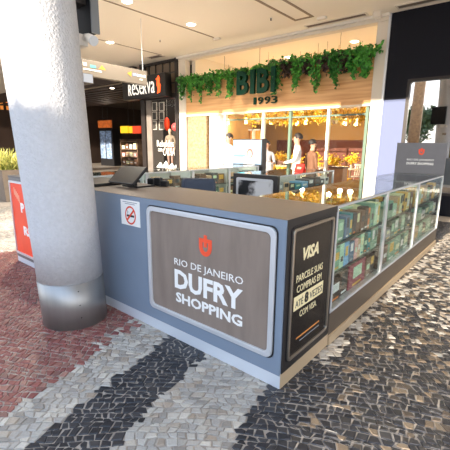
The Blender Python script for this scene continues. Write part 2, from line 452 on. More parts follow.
# wall of navy panels at the right, with its window
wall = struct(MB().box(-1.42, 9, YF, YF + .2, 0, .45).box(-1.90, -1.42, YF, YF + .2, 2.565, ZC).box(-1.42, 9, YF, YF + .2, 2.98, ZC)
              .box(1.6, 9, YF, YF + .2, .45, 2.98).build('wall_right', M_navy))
tag(wall, 'navy blue panelled wall right of the cafe front')
box('pale_lower_wall', mat('pale_lavender_wall', srgb(104, 114, 148), .6, spec=.2), -1.90, -1.42, YF, YF + .2, 0, 2.563, wall)  # lower stretch of this wall coloured pale lavender instead of navy
win = struct(MB().ring(rrect(-1.42, 1.6, .45, 2.98, .05), rrect(-1.36, 1.54, .51, 2.92, .05), front(YF + .06), -.02, .07).build('window_1', M_bronze))
def mirror_glass():
    m = bpy.data.materials.new('reflective_dark_glass'); m.use_nodes = True; n = m.node_tree; b = n.nodes['Principled BSDF']
    b.inputs['Base Color'].default_value = (.62, .62, .62, 1); b.inputs['Metallic'].default_value = 1; b.inputs['Roughness'].default_value = .02
    return m
MB().box(-1.37, 1.55, YF + .05, YF + .07, .5, 2.93).build('pane', mirror_glass(), win)
# white pilaster, head beam
struct(box('trim_6', M_offw, -2.20, -1.95, YF - .02, YF + .2, 0, 4.28, bevel=.01))
struct(box('trim_7', M_offw, -8.82, -1.95, YF - .05, YF + .2, 4.28, 4.36, bevel=.008))
struct(box('trim_8', M_wht, -8.86, -1.92, YF - .12, YF + .2, 4.36, ZC, bevel=.006))
struct(box('trim_9', M_alu, -1.95, -1.90, YF - .04, YF + .02, 0, ZC))
struct(box('trim_10', M_offw, -8.84, -8.50, YF - .03, YF + .2, 0, 4.28, bevel=.01))
t = thing('junction_box', 'small cream box on the ceiling above the white pilaster', 'box', (-2.12, YF - .3, ZC - .13))
box('body', M_offw, -2.2, -2.04, YF - .38, YF - .22, ZC - .13, ZC - .002, t, .01); box('lid', M_wht, -2.19, -2.05, YF - .37, YF - .23, ZC - .135, ZC - .13, t)

# ---- cafe behind glass
M_warmwall = mat('cafe_wall_plaster', srgb(166, 124, 68), .8, var=.08, vscale=1.5)
M_redpan = mat('red_brown_panel', srgb(92, 38, 18), .55, var=.15, vscale=2)
M_stonewall = mat('rough_stone_wall', srgb(150, 128, 98), .85, var=.35, vscale=14, bump=1., bscale=18)
M_wu = [M_warmwall, mat('cream_upper_wall', srgb(236, 226, 208), .8)]
struct(MB().box(-11.5, -1.9, 13.0, 13.2, 0, 2.7).box(-11.5, -1.9, 13.0, 13.2, 2.7, ZC, 1).build('wall_back', M_wu))
struct(MB().box(-2.1, -1.92, YF + .2, 13.0, 0, 2.7).box(-2.1, -1.92, YF + .2, 13.0, 2.7, ZC, 1).build('wall_cafe_right', M_wu))
struct(MB().box(-8.46, -8.3, YF + .25, 11.2, 0, 2.7).box(-11.5, -8.46, 11.1, 11.2, 0, 2.7).box(-8.46, -8.3, YF + .25, 11.2, 2.7, ZC, 1).box(-11.5, -8.46, 11.1, 11.2, 2.7, ZC, 1).build('wall_cafe_left', M_wu))
struct(box('wall_stone', M_stonewall, -8.46, -7.58, YF + .02, YF + .22, 0, 2.46))
struct(box('wall_white', mat('white_wall_panel', srgb(244, 238, 228), .6), -7.50, -6.86, YF + .10, YF + .24, 0, 2.46))
struct(box('trim_11', M_redpan, -8.2, -2.3, 12.95, 13.0, .0, 1.75))

M_wood = wood_mat('thin_board_wood', srgb(206, 150, 96), srgb(234, 186, 130))
fas = thing('shop_fascia', 'pale wooden board fascia carrying the green cafe lettering', 'fascia', (-5.35, YF, 2.47))
box('board_panel', M_wood, -8.50, -2.20, YF + .0, YF + .14, 2.50, 3.56, fas)
box('lower_trim', mat('fascia_light_trim', srgb(240, 224, 200), .5), -8.50, -2.20, YF - .03, YF + .16, 2.455, 2.50, fas)
box('planter_trough', mat('trough_brown', srgb(90, 70, 54), .7), -8.48, -2.22, YF - .02, YF + .24, 3.56, 3.66, fas)
M_bibi = mat('dark_green_letter', srgb(3, 54, 38), .6, spec=.2)
sg = thing('shop_sign', 'dark green raised letters on the wooden fascia', 'sign', (-5.4, YF - .1, 2.7))
for i, (chx, a0, a1) in enumerate((('B', -6.04, -5.63), ('I', -5.55, -5.41), ('B', -5.32, -4.93), ('I', -4.85, -4.72))):
    text('letter', chx, M_bibi, front(YF), a0, a1, 2.95, 3.60, .10, .24, .03, parent=sg)
for i, chx in enumerate('1993'):
    w_ = .085 if chx == '1' else .19; a0 = -5.62 + (0 if i == 0 else .15 + (i - 1) * .235)
    text('letter', chx, M_bibi, front(YF), a0, a0 + w_, 2.68, 2.88, .04, .01, .0, parent=sg)

# cafe glazing: posts, rails and panes
M_postw = mat('pale_mullion', srgb(228, 224, 214), .5); M_postg = mat('green_mullion', srgb(92, 116, 100), .5)
wn = struct(MB().box(-6.86, -2.2, YF + .08, YF + .14, 0, .08).box(-6.86, -2.2, YF + .08, YF + .13, 2.26, 2.30).build('window_2', M_postg))
px_ = [-6.80, -5.33, -4.42, -3.28, -2.28]
for i, x in enumerate(px_):
    box('mullion', M_postg if i in (2, 4) else M_postw, x - .035, x + .035, YF + .05, YF + .15, .0, 2.455, wn)
for a, b in zip(px_[:-1], px_[1:]):
    box('pane', M_shop_glass, a + .035, b - .035, YF + .10, YF + .108, .08, 2.26, wn)
    box('pane', M_shop_glass, a + .035, b - .035, YF + .10, YF + .108, 2.30, 2.455, wn)

# ---- fashion shop front and dark hall at the left
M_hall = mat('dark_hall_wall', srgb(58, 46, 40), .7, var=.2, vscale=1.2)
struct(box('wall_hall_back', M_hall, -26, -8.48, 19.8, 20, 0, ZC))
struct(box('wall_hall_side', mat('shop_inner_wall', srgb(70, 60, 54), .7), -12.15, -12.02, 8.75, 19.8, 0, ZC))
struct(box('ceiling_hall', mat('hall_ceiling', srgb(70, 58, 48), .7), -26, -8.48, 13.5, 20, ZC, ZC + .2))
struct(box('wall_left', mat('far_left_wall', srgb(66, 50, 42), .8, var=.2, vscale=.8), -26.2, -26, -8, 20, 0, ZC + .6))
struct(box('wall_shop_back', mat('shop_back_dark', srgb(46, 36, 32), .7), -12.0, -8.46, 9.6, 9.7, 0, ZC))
# slatted soffit over the hall mouth
sof = struct(MB().box(-26, -11.3, YF - .1, YF + .1, 3.95, ZC).build('trim_12', mat('soffit_brown', srgb(60, 46, 40), .6)))
for i in range(9):
    box('slat', mat('slat_brown', srgb(60, 47, 41), .6), -26, -11.3, YF + .25 + i * .45, YF + .45 + i * .45, 3.86 - .0 * i, 3.93, sof)
# piers and glazing of the fashion shop
struct(box('trim_13', M_bronze, -10.95, -10.72, YF - .06, YF + .3, 0, ZC))
struct(box('trim_14', mat('grey_pier', srgb(120, 112, 106), .5, var=.3, vscale=2), -10.70, -10.40, YF, YF + .05, 0, 3.15))
struct(box('trim_15', M_bronze, -9.0, -8.86, YF - .06, YF + .2, 0, ZC))
w3 = struct(MB().box(-10.95, -8.9, YF - .05, YF + .12, 3.12, 3.26).box(-10.36, -9.0, YF, YF + .1, .0, .62).box(-10.95, -8.9, YF, YF + .1, 4.34, ZC).build('window_3', M_bronze))
box('pane', M_shop_glass, -10.36, -9.0, YF + .04, YF + .05, .62, 3.12, w3)
M_gridpane = mat('smoky_pane', srgb(112, 98, 84), .15)
for r_ in range(3):
    for c_ in range(5):
        x0 = -10.9 + c_ * .385; z0 = 3.28 + r_ * .355
        box('pane', M_gridpane, x0 + .02, x0 + .365, YF + .06, YF + .08, z0 + .02, z0 + .335, w3)
for c_ in range(6): box('muntin', M_bronze, -10.92 + c_ * .385, -10.88 + c_ * .385, YF + .03, YF + .1, 3.26, 4.34, w3)
for r_ in range(1, 3): box('muntin', M_bronze, -10.9, -8.97, YF + .03, YF + .1, 3.26 + r_ * .355, 3.30 + r_ * .355, w3)
sg2 = thing('shop_sign', 'black box sign with white letters and an orange bird', 'sign', (-10.9, YF - .35, 3.2))
box('sign_box', mat('sign_black', srgb(22, 20, 20), .35), -11.58, -9.10, YF - .42, YF - .12, 3.15, 3.92, sg2, .02)
M_lit = mat('lit_white_letter', srgb(244, 240, 232), .5, emit=.5)
for i, chx in enumerate('ReSeRVa'):
    a0 = -11.16 + i * .222
    text('letter', chx, M_lit, front(YF - .42), a0, a0 + .175, 3.29, 3.68, .03, .0, -.013, parent=sg2)
bird = [(-9.50, 3.25), (-9.36, 3.29), (-9.32, 3.52), (-9.38, 3.62), (-9.36, 3.76), (-9.42, 3.84), (-9.47, 3.77), (-9.57, 3.73), (-9.49, 3.68), (-9.51, 3.53), (-9.45, 3.40)]
MB().prism(bird, front(YF - .42), 0, .03).build('bird_logo', mat('orange_red_lit', srgb(240, 92, 40), .5, emit=1.0), sg2)

# ================================================================ COLUMN
def col_ring(z, grow=0.):
    sh = -.0025 - .043 * z; r_ = .2598 + .0091 * z + grow
    return [(-1.9 + .768 * sh + r_ * math.cos(2 * PI * k / 64), -.32 + .64 * sh + r_ * math.sin(2 * PI * k / 64), z) for k in range(64)]
def col_skin(levels):
    mb = MB(); vs_ = []; fs_ = []
    for z, g in levels: vs_ += col_ring(z, g)
    for i in range(len(levels) - 1): fs_ += [(i * 64 + k, i * 64 + (k + 1) % 64, (i + 1) * 64 + (k + 1) % 64, (i + 1) * 64 + k) for k in range(64)]
    fs_ += [tuple(range(63, -1, -1)), tuple((len(levels) - 1) * 64 + k for k in range(64))]
    return mb.add(vs_, fs_)
colm = struct(col_skin([(.385, -.004), (.385, 0)] + [(.385 + (ZC - .385) * k / 10, 0) for k in range(1, 11)]).build('column', M_plaster, origin=(-1.9, -.32, 0)))
for p_ in colm.data.polygons: p_.use_smooth = len(p_.vertices) == 4
tag(colm, 'round white rough plaster column with a steel collar')
band = col_skin([(0, .004), (.39, .004)]).build('steel_collar', M_steel, colm)
for p_ in band.data.polygons: p_.use_smooth = len(p_.vertices) == 4
for k, z in enumerate((.10, .21, .33)):
    a = -.05; p = Vector(col_ring(z, .003)[61])
    MB().tube([p, p + Vector((math.cos(a), math.sin(a), 0)) * .003], .005, 8).build('rivet', M_black, band)
t = thing('spotlight', 'white swivelling spotlight fixed to the column', 'spotlight', (-1.97, -.06, 2.275))
box('mounting_box', M_wht, -2.03, -1.915, -.10, -.02, 2.275, 2.365, t, .006)
MB().tube([(-1.92, -.06, 2.33), (-1.89, -.06, 2.335)], .018, 10).build('swivel', M_wht, t)
MB().tube([(-1.905, -.055, 2.345), (-1.86, -.05, 2.33), (-1.80, -.045, 2.30)], [.022, .034, .040], 14).build('lamp_head', M_wht, t, smooth=True)
MB().tube([(-1.802, -.045, 2.301), (-1.79, -.044, 2.295)], [.037, .039], 14).build('lens', mat('lamp_lens', srgb(220, 222, 224), .15), t)
q_ = ony(86, 78, -.10); t = thing('wall_speaker', 'small grey box fixed to the column below the spotlight', 'speaker', (q_.x, -.1, q_.z - .05))
box('body', mat('directory_grey', srgb(146, 132, 118), .5), q_.x - .10, q_.x + .045, -.16, -.06, q_.z - .045, q_.z + .03, t, .006); box('grille', M_alu, q_.x + .045, q_.x + .05, -.15, -.07, q_.z - .04, q_.z + .025, t)
t = thing('wall_screen', 'dark flat screen mounted high on the column', 'screen', (-1.9, .02, 2.4))
box('screen_panel', mat('screen_black', srgb(22, 24, 30), .6, spec=.2), -2.40, -1.885, .00, .06, 2.385, 3.05, t, .006)
box('bezel', mat('bezel_grey', srgb(120, 124, 128), .35, .5), -1.885, -1.87, -.004, .064, 2.38, 3.055, t)
box('bracket', M_bronze, -2.1, -1.95, -.12, .0, 2.6, 2.72, t)

# ================================================================ KIOSK
# ---- front counter
DC = .69
ct = thing('kiosk_counter', 'slate blue kiosk counter with a brown poster and no-smoking notice', 'counter', (-1.55, .34, 0))
MB().box(-3.02, -.004, 0.0, DC, .09, HC - .045).build('body', M_slate, ct)
box('side_panel', M_dark, -.004, .0015, .012, DC - .004, .10, HC - .045, ct)
box('plinth', M_plinth, -3.02, -.002, .002, DC, .0, .098, ct)
box('plinth_side', mat('beige_plinth', srgb(196, 172, 140), .45, .2), -.0021, .001, .004, DC, .0, .105, ct)
tp = MB().box(-3.02, .002, -.002, DC + .002, HC - .045, HC - .002).build('edge_band', M_slate, ct)
MB().box(.0019, .0035, .0, DC + .002, HC - .0455, HC - .001).build('edge_band_side', M_dark, ct)
box('countertop', M_top, -3.02, .003, -.003, DC + .002, HC - .002, HC, ct)
# framed poster
fn = front(0)
MB().ring(rrect(-1.252, -.053, .188, 1.042, .045), rrect(-1.242, -.062, .198, 1.032, .03), fn, .0, .006).build('frame_recess', M_black, ct)
fr_ = MB().ring(rrect(-1.245, -.06, .195, 1.035, .05), rrect(-1.21, -.095, .23, 1.0, .035), fn, .0, .02).build('poster_frame', M_alu, ct, bevel=.004)
po = MB().prism(rrect(-1.215, -.09, .225, 1.005, .03), fn, .0, .006).build('poster', M_poster, ct)
emblem(fn, -.627, .815, .165, M_coral, po, .006)
text('lettering', 'RIO DE JANEIRO', M_white, fn, -.945, -.298, .605, .672, .0015, .006, .000, parent=po)
text('lettering', 'DUFRY', M_white, fn, -.945, -.298, .435, .585, .0015, .006, .035, parent=po)
text('lettering', 'SHOPPING', M_white, fn, -.935, -.298, .325, .405, .0015, .006, .03, parent=po)
# no-smoking notice
no = MB().prism([(-1.605, .838), (-1.350, .838), (-1.350, 1.05), (-1.605, 1.05)], fn, .0, .003).build('notice', M_white, ct)
M_grey = mat('grey_print', srgb(150, 155, 165), .6); M_red = mat('red_print', srgb(222, 72, 40), .5)
circ = [(.072 * math.cos(2 * PI * k / 28), .078 * math.sin(2 * PI * k / 28)) for k in range(28)]
cc = (-1.475, .925)
MB().ring([(cc[0] + a, cc[1] + b) for a, b in circ], [(cc[0] + a * .82, cc[1] + b * .82) for a, b in circ], fn, .003, .0042).build('red_ring', M_red, no)
MB().prism([(cc[0] - .055, cc[1] - .040), (cc[0] - .043, cc[1] - .052), (cc[0] + .055, cc[1] + .040), (cc[0] + .043, cc[1] + .052)], fn, .0042, .005).build('red_bar', M_red, no)
MB().prism([(cc[0] - .05, cc[1] - .014), (cc[0] + .05, cc[1] - .014), (cc[0] + .05, cc[1] + .004), (cc[0] - .05, cc[1] + .004)], fn, .003, .004).build('cigarette', M_black, no)
MB().tube([fn(cc[0] - .04, cc[1] + .012, .0035), fn(cc[0] - .03, cc[1] + .025, .0035), fn(cc[0] - .038, cc[1] + .036, .0035)], .004, 6).build('smoke', M_grey, no)
for i, (a0, a1) in enumerate(((-1.575, -1.38), (-1.545, -1.41))):
    MB().box(a0, a1, -.0042, -.003, 1.030 - i * .014, 1.036 - i * .014).build('text_line', M_grey, no)
# framed card payment poster on the end
fs = side(0)
MB().ring(rrect(.050, .640, .155, 1.035, .03), rrect(.06, .63, .165, 1.025, .03), fs, .0015, .007).build('frame_recess', M_black, ct)
M_alu2 = mat('bronze_frame', srgb(186, 176, 164), .3, .9)
MB().ring(rrect(.06, .63, .165, 1.025, .03), rrect(.078, .612, .183, 1.007, .02), fs, .0015, .018).build('poster_frame', M_alu2, ct, bevel=.003)
p2 = MB().prism(rrect(.075, .615, .18, 1.01, .02), fs, .0015, .006).build('poster', M_blackp, ct)
text('lettering', 'VISA', M_cream, fs, .20, .42, .80, .885, .0015, .006, .04, .25, parent=p2)
text('lettering', 'PARCELE SUAS', M_cream, fs, .135, .50, .672, .72, .0015, .006, .005, parent=p2)
text('lettering', 'COMPRAS EM', M_cream, fs, .145, .49, .600, .648, .0015, .006, .005, parent=p2)
bx_ = MB().prism([(.115, .487), (.525, .487), (.525, .58), (.115, .58)], fs, .006, .007).build('offer_strip', M_cream, p2)
text('lettering', 'ATÉ', M_black, fs, .135, .235, .505, .562, .0015, .007, .0, parent=p2)
text('lettering', '8', M_black, fs, .255, .310, .498, .570, .0015, .007, .04, parent=p2)
text('lettering', 'VEZES', M_black, fs, .325, .51, .505, .555, .0015, .007, .0, parent=p2)
text('lettering', 'COM VISA.', M_cream, fs, .20, .44, .420, .465, .0015, .006, .0, parent=p2)
MB().box(.006, .0075, .17, .50, .275, .285).build('orange_line', mat('orange_print', srgb(214, 140, 70), .5), p2)
MB().box(.006, .0075, .22, .50, .245, .250).build('small_print', M_grey, p2)

# ---- glass display cases
M_shelf = mat('dark_shelf', srgb(48, 54, 52), .35)
def display_case(label, x0, x1, y0, y1, zb=.28, faces=('x1',), shelves=(.545, .775), base=M_casebase, solid=None, group=None, ends=(True, True), plinth=None):
    t = thing('display_case', label, 'display case', ((x0 + x1) / 2, (y0 + y1) / 2, 0), group)
    box('plinth', plinth or mat('beige_plinth', srgb(196, 172, 140), .45, .2), x0 + .0, x1 + .012, y0, y1, 0, .075, t)
    box('base', base, x0, x1 - .002, y0 + .001, y1 - .001, .075, zb - .02, t)
    p = .026
    MB().box(x0, x1, y0, y1, zb - .02, zb).build('bottom_rail', M_alu, t)
    for xx in (x0, x1 - p):
        for yy in (y0, y1 - p): box('post', M_alu, xx, xx + p, yy, yy + p, zb, HC - .022, t)
    MB().box(x0, x0 + p, y0, y1, HC - .022, HC - .004).box(x1 - p, x1, y0, y1, HC - .022, HC - .004).box(x0 + p, x1 - p, y0, y0 + p, HC - .022, HC - .004).box(x0 + p, x1 - p, y1 - p, y1, HC - .022, HC - .004).build('top_rail', M_alu, t)
    box('glass_top', M_glass2, x0, x1, y0, y1, HC - .004, HC, t)
    box('glass_front', M_glass, x1 - .012, x1 - .007, y0 + p, y1 - p, zb, HC - .022, t)
    box('back_panel' if solid else 'glass_back', solid or M_glass, x0 + .007, x0 + .012, y0 + p, y1 - p, zb, HC - .022, t)
    if ends[0]: box('glass_end', M_glass, x0 + p, x1 - p, y0 + .007, y0 + .012, zb, HC - .022, t)
    if ends[1]: box('glass_end', M_glass, x0 + p, x1 - p, y1 - .012, y1 - .007, zb, HC - .022, t)
    for z in shelves:
        sh_ = box('shelf', M_glass2, x0 + .03, x1 - .036, y0 + .01, y1 - .01, z - .008, z, t)
        box('edge_strip', M_shelf, x1 - .036, x1 - .03, y0 + .01, y1 - .01, z - .014, z, sh_)
    return t
YB = [.70, 1.885, 3.12, 4.62]
for i, w_ in enumerate(('glass showcase next to the counter end, holding the big maroon box', 'middle glass showcase on the paved side of the kiosk', 'far glass showcase under the grey logo board')):
    display_case(w_, -.70, 0.0, YB[i], YB[i + 1], group='glass showcases along the paving', ends=(False, i == 2))

BOXN = 0
PAL = {'sage green': srgb(112, 146, 124), 'dark green': srgb(58, 88, 74), 'teal': srgb(44, 118, 126), 'slate blue': srgb(74, 98, 122), 'sky blue': srgb(104, 150, 186),
       'brown': srgb(98, 72, 58), 'dark brown': srgb(62, 46, 40), 'charcoal': srgb(56, 56, 60), 'cream': srgb(222, 206, 160), 'amber': srgb(206, 158, 70),
       'orange': srgb(206, 116, 60), 'pale green': srgb(166, 194, 168), 'maroon': srgb(134, 62, 76), 'pink': srgb(196, 150, 146), 'white': srgb(226, 226, 220), 'tan': srgb(176, 146, 116), 'black': srgb(30, 30, 32), 'grey': srgb(140, 142, 142)}
def boxmat(c): return mat('carton_' + c.replace(' ', '_'), tuple(min(.9, v * 1.55) for v in PAL[c][:3]) + (1,), .4, var=.14, vscale=14)
def goods(seq, xf, y0, y1, z, shelf_desc, grp, face='x', hmax=.2, depth=(.07, .12), gap=.008, seed=1):
    """a row of cartons; seq: (colour, width weight, height fraction)"""
    r = random.Random(seed); tot = sum(w for _, w, _ in seq); L = (y1 - y0)
    a = y0
    n = len(seq)
    for i, (c, w, h) in enumerate(seq):
        wd = L * w / tot; d = r.uniform(*depth); hh = hmax * h; off = r.uniform(0, .012)
        o = MB().box(xf - d - off, xf - off, a + gap / 2, a + wd - gap / 2, z + .001, z + .001 + hh).build('carton', boxmat(c), bevel=.003)
        tag(o, '%s carton, %s %s' % (c, ORD[i], shelf_desc), 'carton', grp)
        lc = r.choice(['cream', 'white', 'pale green', 'amber', 'charcoal'])
        if lc == c: lc = 'charcoal'
        k = r.uniform(.2, .5) * hh; zz = z + hh * r.uniform(.25, .55); mg = wd * r.uniform(.14, .25)
        MB().box(xf - off, xf - off + .0012, a + gap / 2 + mg, a + wd - gap / 2 - mg, zz, min(zz + k, z + hh * .93)).build('label', boxmat(lc), o)
        if h > .5 and r.random() < .7:
            c2 = r.choice(['white', 'amber', 'teal', 'orange', 'grey'])
            MB().box(xf - off, xf - off + .0014, a + gap / 2 + mg, a + wd - gap / 2 - mg, z + hh * .08, z + hh * .16).build('stripe', boxmat(c2), o)
        a += wd
def row(s):
    out = []
    for it in s.split(','):
        p = it.strip().split('|'); out.append((p[0], float(p[1]) if len(p) > 1 else 1., float(p[2]) if len(p) > 2 else .9))
    return out
G1 = 'cartons in the glass showcases'
rows = [
 [('sage green|1.1|.8,sage green|1.2|.75,slate blue|.9|.85,teal|.6|.9,charcoal|.8|.85,brown|.8|.9,brown|.8|.85,dark brown|.9|.95,orange|.6|.85,sage green|.9|1,pale green|.8|.9,cream|.7|.95', 'top'),
  ('tan|.7|.7,sage green|1|.9,pale green|.8|1,sky blue|1|.95,slate blue|1.1|.85,pink|.7|.9,tan|.7|.8,pale green|.8|1,dark green|.9|.85,teal|.8|.9,sage green|.9|.95,sage green|.8|1', 'middle'),
  ('sage green|.5|.7,dark brown|1.4|.8,dark brown|1.3|.9,maroon|3.0|.95,brown|1.0|.85,dark brown|1.1|.8', 'bottom')],
 [('sage green|1.2|.7,sage green|1.1|.8,pale green|.9|.6,tan|.7|.9,cream|.7|1,dark brown|.6|.95,amber|.8|1,cream|.8|.9,brown|.7|.9', 'top'),
  ('brown|1.3|.6,grey|1.2|.55,dark green|1|.9,sage green|1.1|.85,dark green|.8|1,sage green|1.1|.9,dark green|.9|.8,charcoal|.8|.9', 'middle'),
  ('dark brown|1|.8,brown|.9|.85,sage green|1.4|.9,sage green|1.2|1,dark green|1|.8,sage green|1.2|.9', 'bottom')],
 [('amber|.8|1,cream|.8|.9,amber|.7|.95,tan|.8|1,sage green|.9|.8,brown|.7|.9,amber|.8|1,dark green|1|.7', 'top'),
  ('dark green|1|.6,sage green|1|.8,white|.8|.5,dark green|1|.7,sage green|1.1|.8,white|.8|.6', 'middle'),
  ('brown|1|.7,tan|.8|.8,sage green|1|.9,brown|.9|.7,sage green|1.3|.9,dark green|1|.8', 'bottom')]]
CASEW = ['showcase nearest the counter', 'middle showcase', 'far showcase']
for i in range(3):
    for j, (s_, lv) in enumerate(rows[i]):
        z = (.775, .545, .28)[j]
        goods(row(s_), -.045, YB[i] + .04, YB[i + 1] - .04, z, 'in front row, %s shelf, %s' % (lv, CASEW[i]), G1, hmax=(.215, .205, .235)[j], seed=i * 9 + j)
    goods(row('cream|1|.6,sage green|1|.7,tan|1|.5,dark green|1|.7,white|1|.6,amber|1|.7,brown|1|.6,pale green|1|.7'), -.30, YB[i] + .06, YB[i + 1] - .06, .775, 'in second row, top shelf, %s' % CASEW[i], G1, hmax=.2, depth=(.08, .14), gap=.02, seed=50 + i)

# logo board on the far showcase
sb = thing('logo_board', 'grey board with coral emblem standing on the far showcase', 'sign', (-.35, 4.60, HC))
box('board', mat('grey_board', srgb(112, 112, 118), .45, var=.05), -.705, -.0, 4.58, 4.615, HC + .001, HC + .475, sb, .004)
fb = front(4.58)
emblem(fb, -.34, HC + .34, .115, M_coral, sb, .0)
text('lettering', 'RIO DE JANEIRO', M_white, fb, -.535, -.155, HC + .195, HC + .232, .0015, 0, .01, parent=sb)
text('lettering', 'DUFRY SHOPPING', M_white, fb, -.535, -.155, HC + .140, HC + .178, .0015, 0, .035, parent=sb)

# ---- left run of cases, the first one closed with a red poster
lc = thing('poster_cabinet', 'grey end cabinet with a red price poster beside the column', 'cabinet', (-3.65, .35, 0))
box('body', mat('grey_cabinet', srgb(112, 110, 110), .4), -3.985, -3.30, .0, .70, .07, HC - .002, lc)
box('plinth', M_plinth, -3.98, -3.30, .004, .70, 0, .07, lc); box('top', mat('cabinet_top_grey', srgb(92, 90, 90), .4), -3.99, -3.30, -.004, .70, HC - .002, HC + .02, lc)
MB().ring(rrect(-3.955, -3.33, .12, 1.05, .02), rrect(-3.93, -3.355, .145, 1.025, .012), fn, 0, .018).build('poster_frame', M_alu, lc)
rp = MB().prism(rrect(-3.935, -3.35, .14, 1.03, .012), fn, 0, .006).build('poster', mat('red_poster', srgb(244, 74, 40), .45, var=.06, vscale=4), lc)
text('lettering', 'P', M_white, fn, -3.69, -3.59, .675, .795, .0015, .006, .05, parent=rp)
text('lettering', 'R$', M_white, fn, -3.67, -3.46, .375, .51, .0015, .006, .04, parent=rp)
M_pale_red = mat('pale_red_print', srgb(240, 170, 140), .5)
for k in range(5): MB().box(-3.84 + k * .03, -3.82 + k * .03, -.0072, -.006, .88 - k * .022, .97 - k * .022).build('text_mark', M_pale_red, rp)
YL = [.72, 1.7, 2.68, 3.66, 4.62]
M_whiteback = mat('white_divider', srgb(232, 230, 226), .5)
for i in range(4):
    dc = display_case('glass display case in the row behind the office chair, %s from the red poster cabinet' % ORD[i], -3.95, -3.40, YL[i], YL[i + 1], shelves=(.56, .80), solid=M_whiteback, group='display cases along the rear of the kiosk', ends=(i == 0, True))
    box('divider', M_whiteback, -3.9, -3.43, YL[i + 1] - .06, YL[i + 1] - .035, .285, HC - .03, dc)
    s1 = ['black|1|.7,black|.8|.8,black|1|.6,charcoal|.8|.9,black|1|.7,charcoal|1|.8', 'brown|1|.7,tan|.8|.9,orange|.6|.6,dark brown|1.2|.7,brown|1|.9,charcoal|1|.7', 'dark brown|1|.7,brown|1|.9,tan|.8|.7,charcoal|1|.9,brown|1.1|.8', 'tan|1|.8,grey|1|.9,dark brown|.9|.7,charcoal|1|.8,grey|1|.9'][i]
    goods(row(s1), -3.46, YL[i] + .05, YL[i + 1] - .08, .80, 'on top shelf of the %s rear case' % ORD[i], 'cartons in the rear cases', hmax=.22, seed=70 + i, depth=(.1, .2))
    goods(row('brown|1|.8,charcoal|1|.9,tan|1|.7,dark green|1|.9,grey|1|.8'), -3.46, YL[i] + .05, YL[i + 1] - .08, .56, 'on middle shelf of the %s rear case' % ORD[i], 'cartons in the rear cases', hmax=.2, seed=80 + i)

# ---- island case with a framed picture on its end
ic = display_case('island showcase with a framed picture on its dark end', -2.46, -1.69, 2.66, 4.50, shelves=(.60, .84), ends=(False, True), solid=M_whiteback)
box('end_panel', M_dark, -2.47, -1.68, 2.60, 2.66, .08, HC - .005, ic)
fi = front(2.60)
MB().ring(rrect(-2.40, -1.75, .2, 1.03, .03), rrect(-2.365, -1.785, .235, .995, .02), fi, 0, .015).build('picture_frame', M_alu, ic)
def bw():
    m = bpy.data.materials.new('black_white_print'); m.use_nodes = True; n = m.node_tree; b = n.nodes['Principled BSDF']
    t_ = n.nodes.new('ShaderNodeTexCoord'); nz = n.nodes.new('ShaderNodeTexNoise'); nz.inputs['Scale'].default_value = 3.2; nz.inputs['Detail'].default_value = 6
    r = n.nodes.new('ShaderNodeValToRGB'); r.color_ramp.interpolation = 'EASE'
    r.color_ramp.elements[0].position = .48; r.color_ramp.elements[0].color = srgb(34, 36, 40); r.color_ramp.elements[1].position = .60; r.color_ramp.elements[1].color = srgb(206, 208, 212)
    n.links.new(t_.outputs['Object'], nz.inputs['Vector']); n.links.new(nz.outputs['Fac'], r.inputs[0]); n.links.new(r.outputs[0], b.inputs['Base Color']); b.inputs['Roughness'].default_value = .3
    return m
MB().prism(rrect(-2.37, -1.78, .23, 1.0, .02), fi, 0, .006).build('picture', bw(), ic)
goods(row('grey|1|.7,tan|1|.6,charcoal|1|.5,teal|1.3|.4,sky blue|1.3|.5,charcoal|1.3|.6,dark brown|1.3|.7,charcoal|1|.5,white|1|.6'), -1.75, 2.72, 4.44, .84, 'on top shelf of the island showcase', 'cartons in the island showcase', hmax=.2, depth=(.15, .25), seed=91)
goods(row('white|1|.8,grey|1|.7,sage green|1|.8,charcoal|1|.6,tan|1|.9,white|1|.7,grey|1|.8'), -1.75, 2.72, 4.44, .60, 'on middle shelf of the island showcase', 'cartons in the island showcase', hmax=.2, seed=92)
# red card holder on the island
t = thing('card_holder', 'small red tent card on top of the island showcase', 'card', (-1.80, 3.45, HC))
MB().add([(-1.88, 3.40, HC + .001), (-1.73, 3.40, HC + .001), (-1.73, 3.455, HC + .135), (-1.88, 3.455, HC + .135), (-1.88, 3.51, HC + .001), (-1.73, 3.51, HC + .001),
          (-1.88, 3.404, HC + .001), (-1.73, 3.404, HC + .001), (-1.73, 3.455, HC + .128), (-1.88, 3.455, HC + .128), (-1.88, 3.506, HC + .001), (-1.73, 3.506, HC + .001)],
         [(0, 1, 2, 3), (3, 2, 5, 4), (6, 9, 8, 7), (9, 10, 11, 8), (0, 3, 9, 6), (3, 4, 10, 9), (1, 7, 8, 2), (2, 8, 11, 5), (0, 6, 7, 1), (4, 5, 11, 10)]).build('card', mat('bright_red_card', srgb(226, 44, 34), .4), t)
MB().obox((-1.805, 3.424, HC + .07), (.07, .002, .035), (-.39, 0, 0)).build('print', M_pale_red, t)

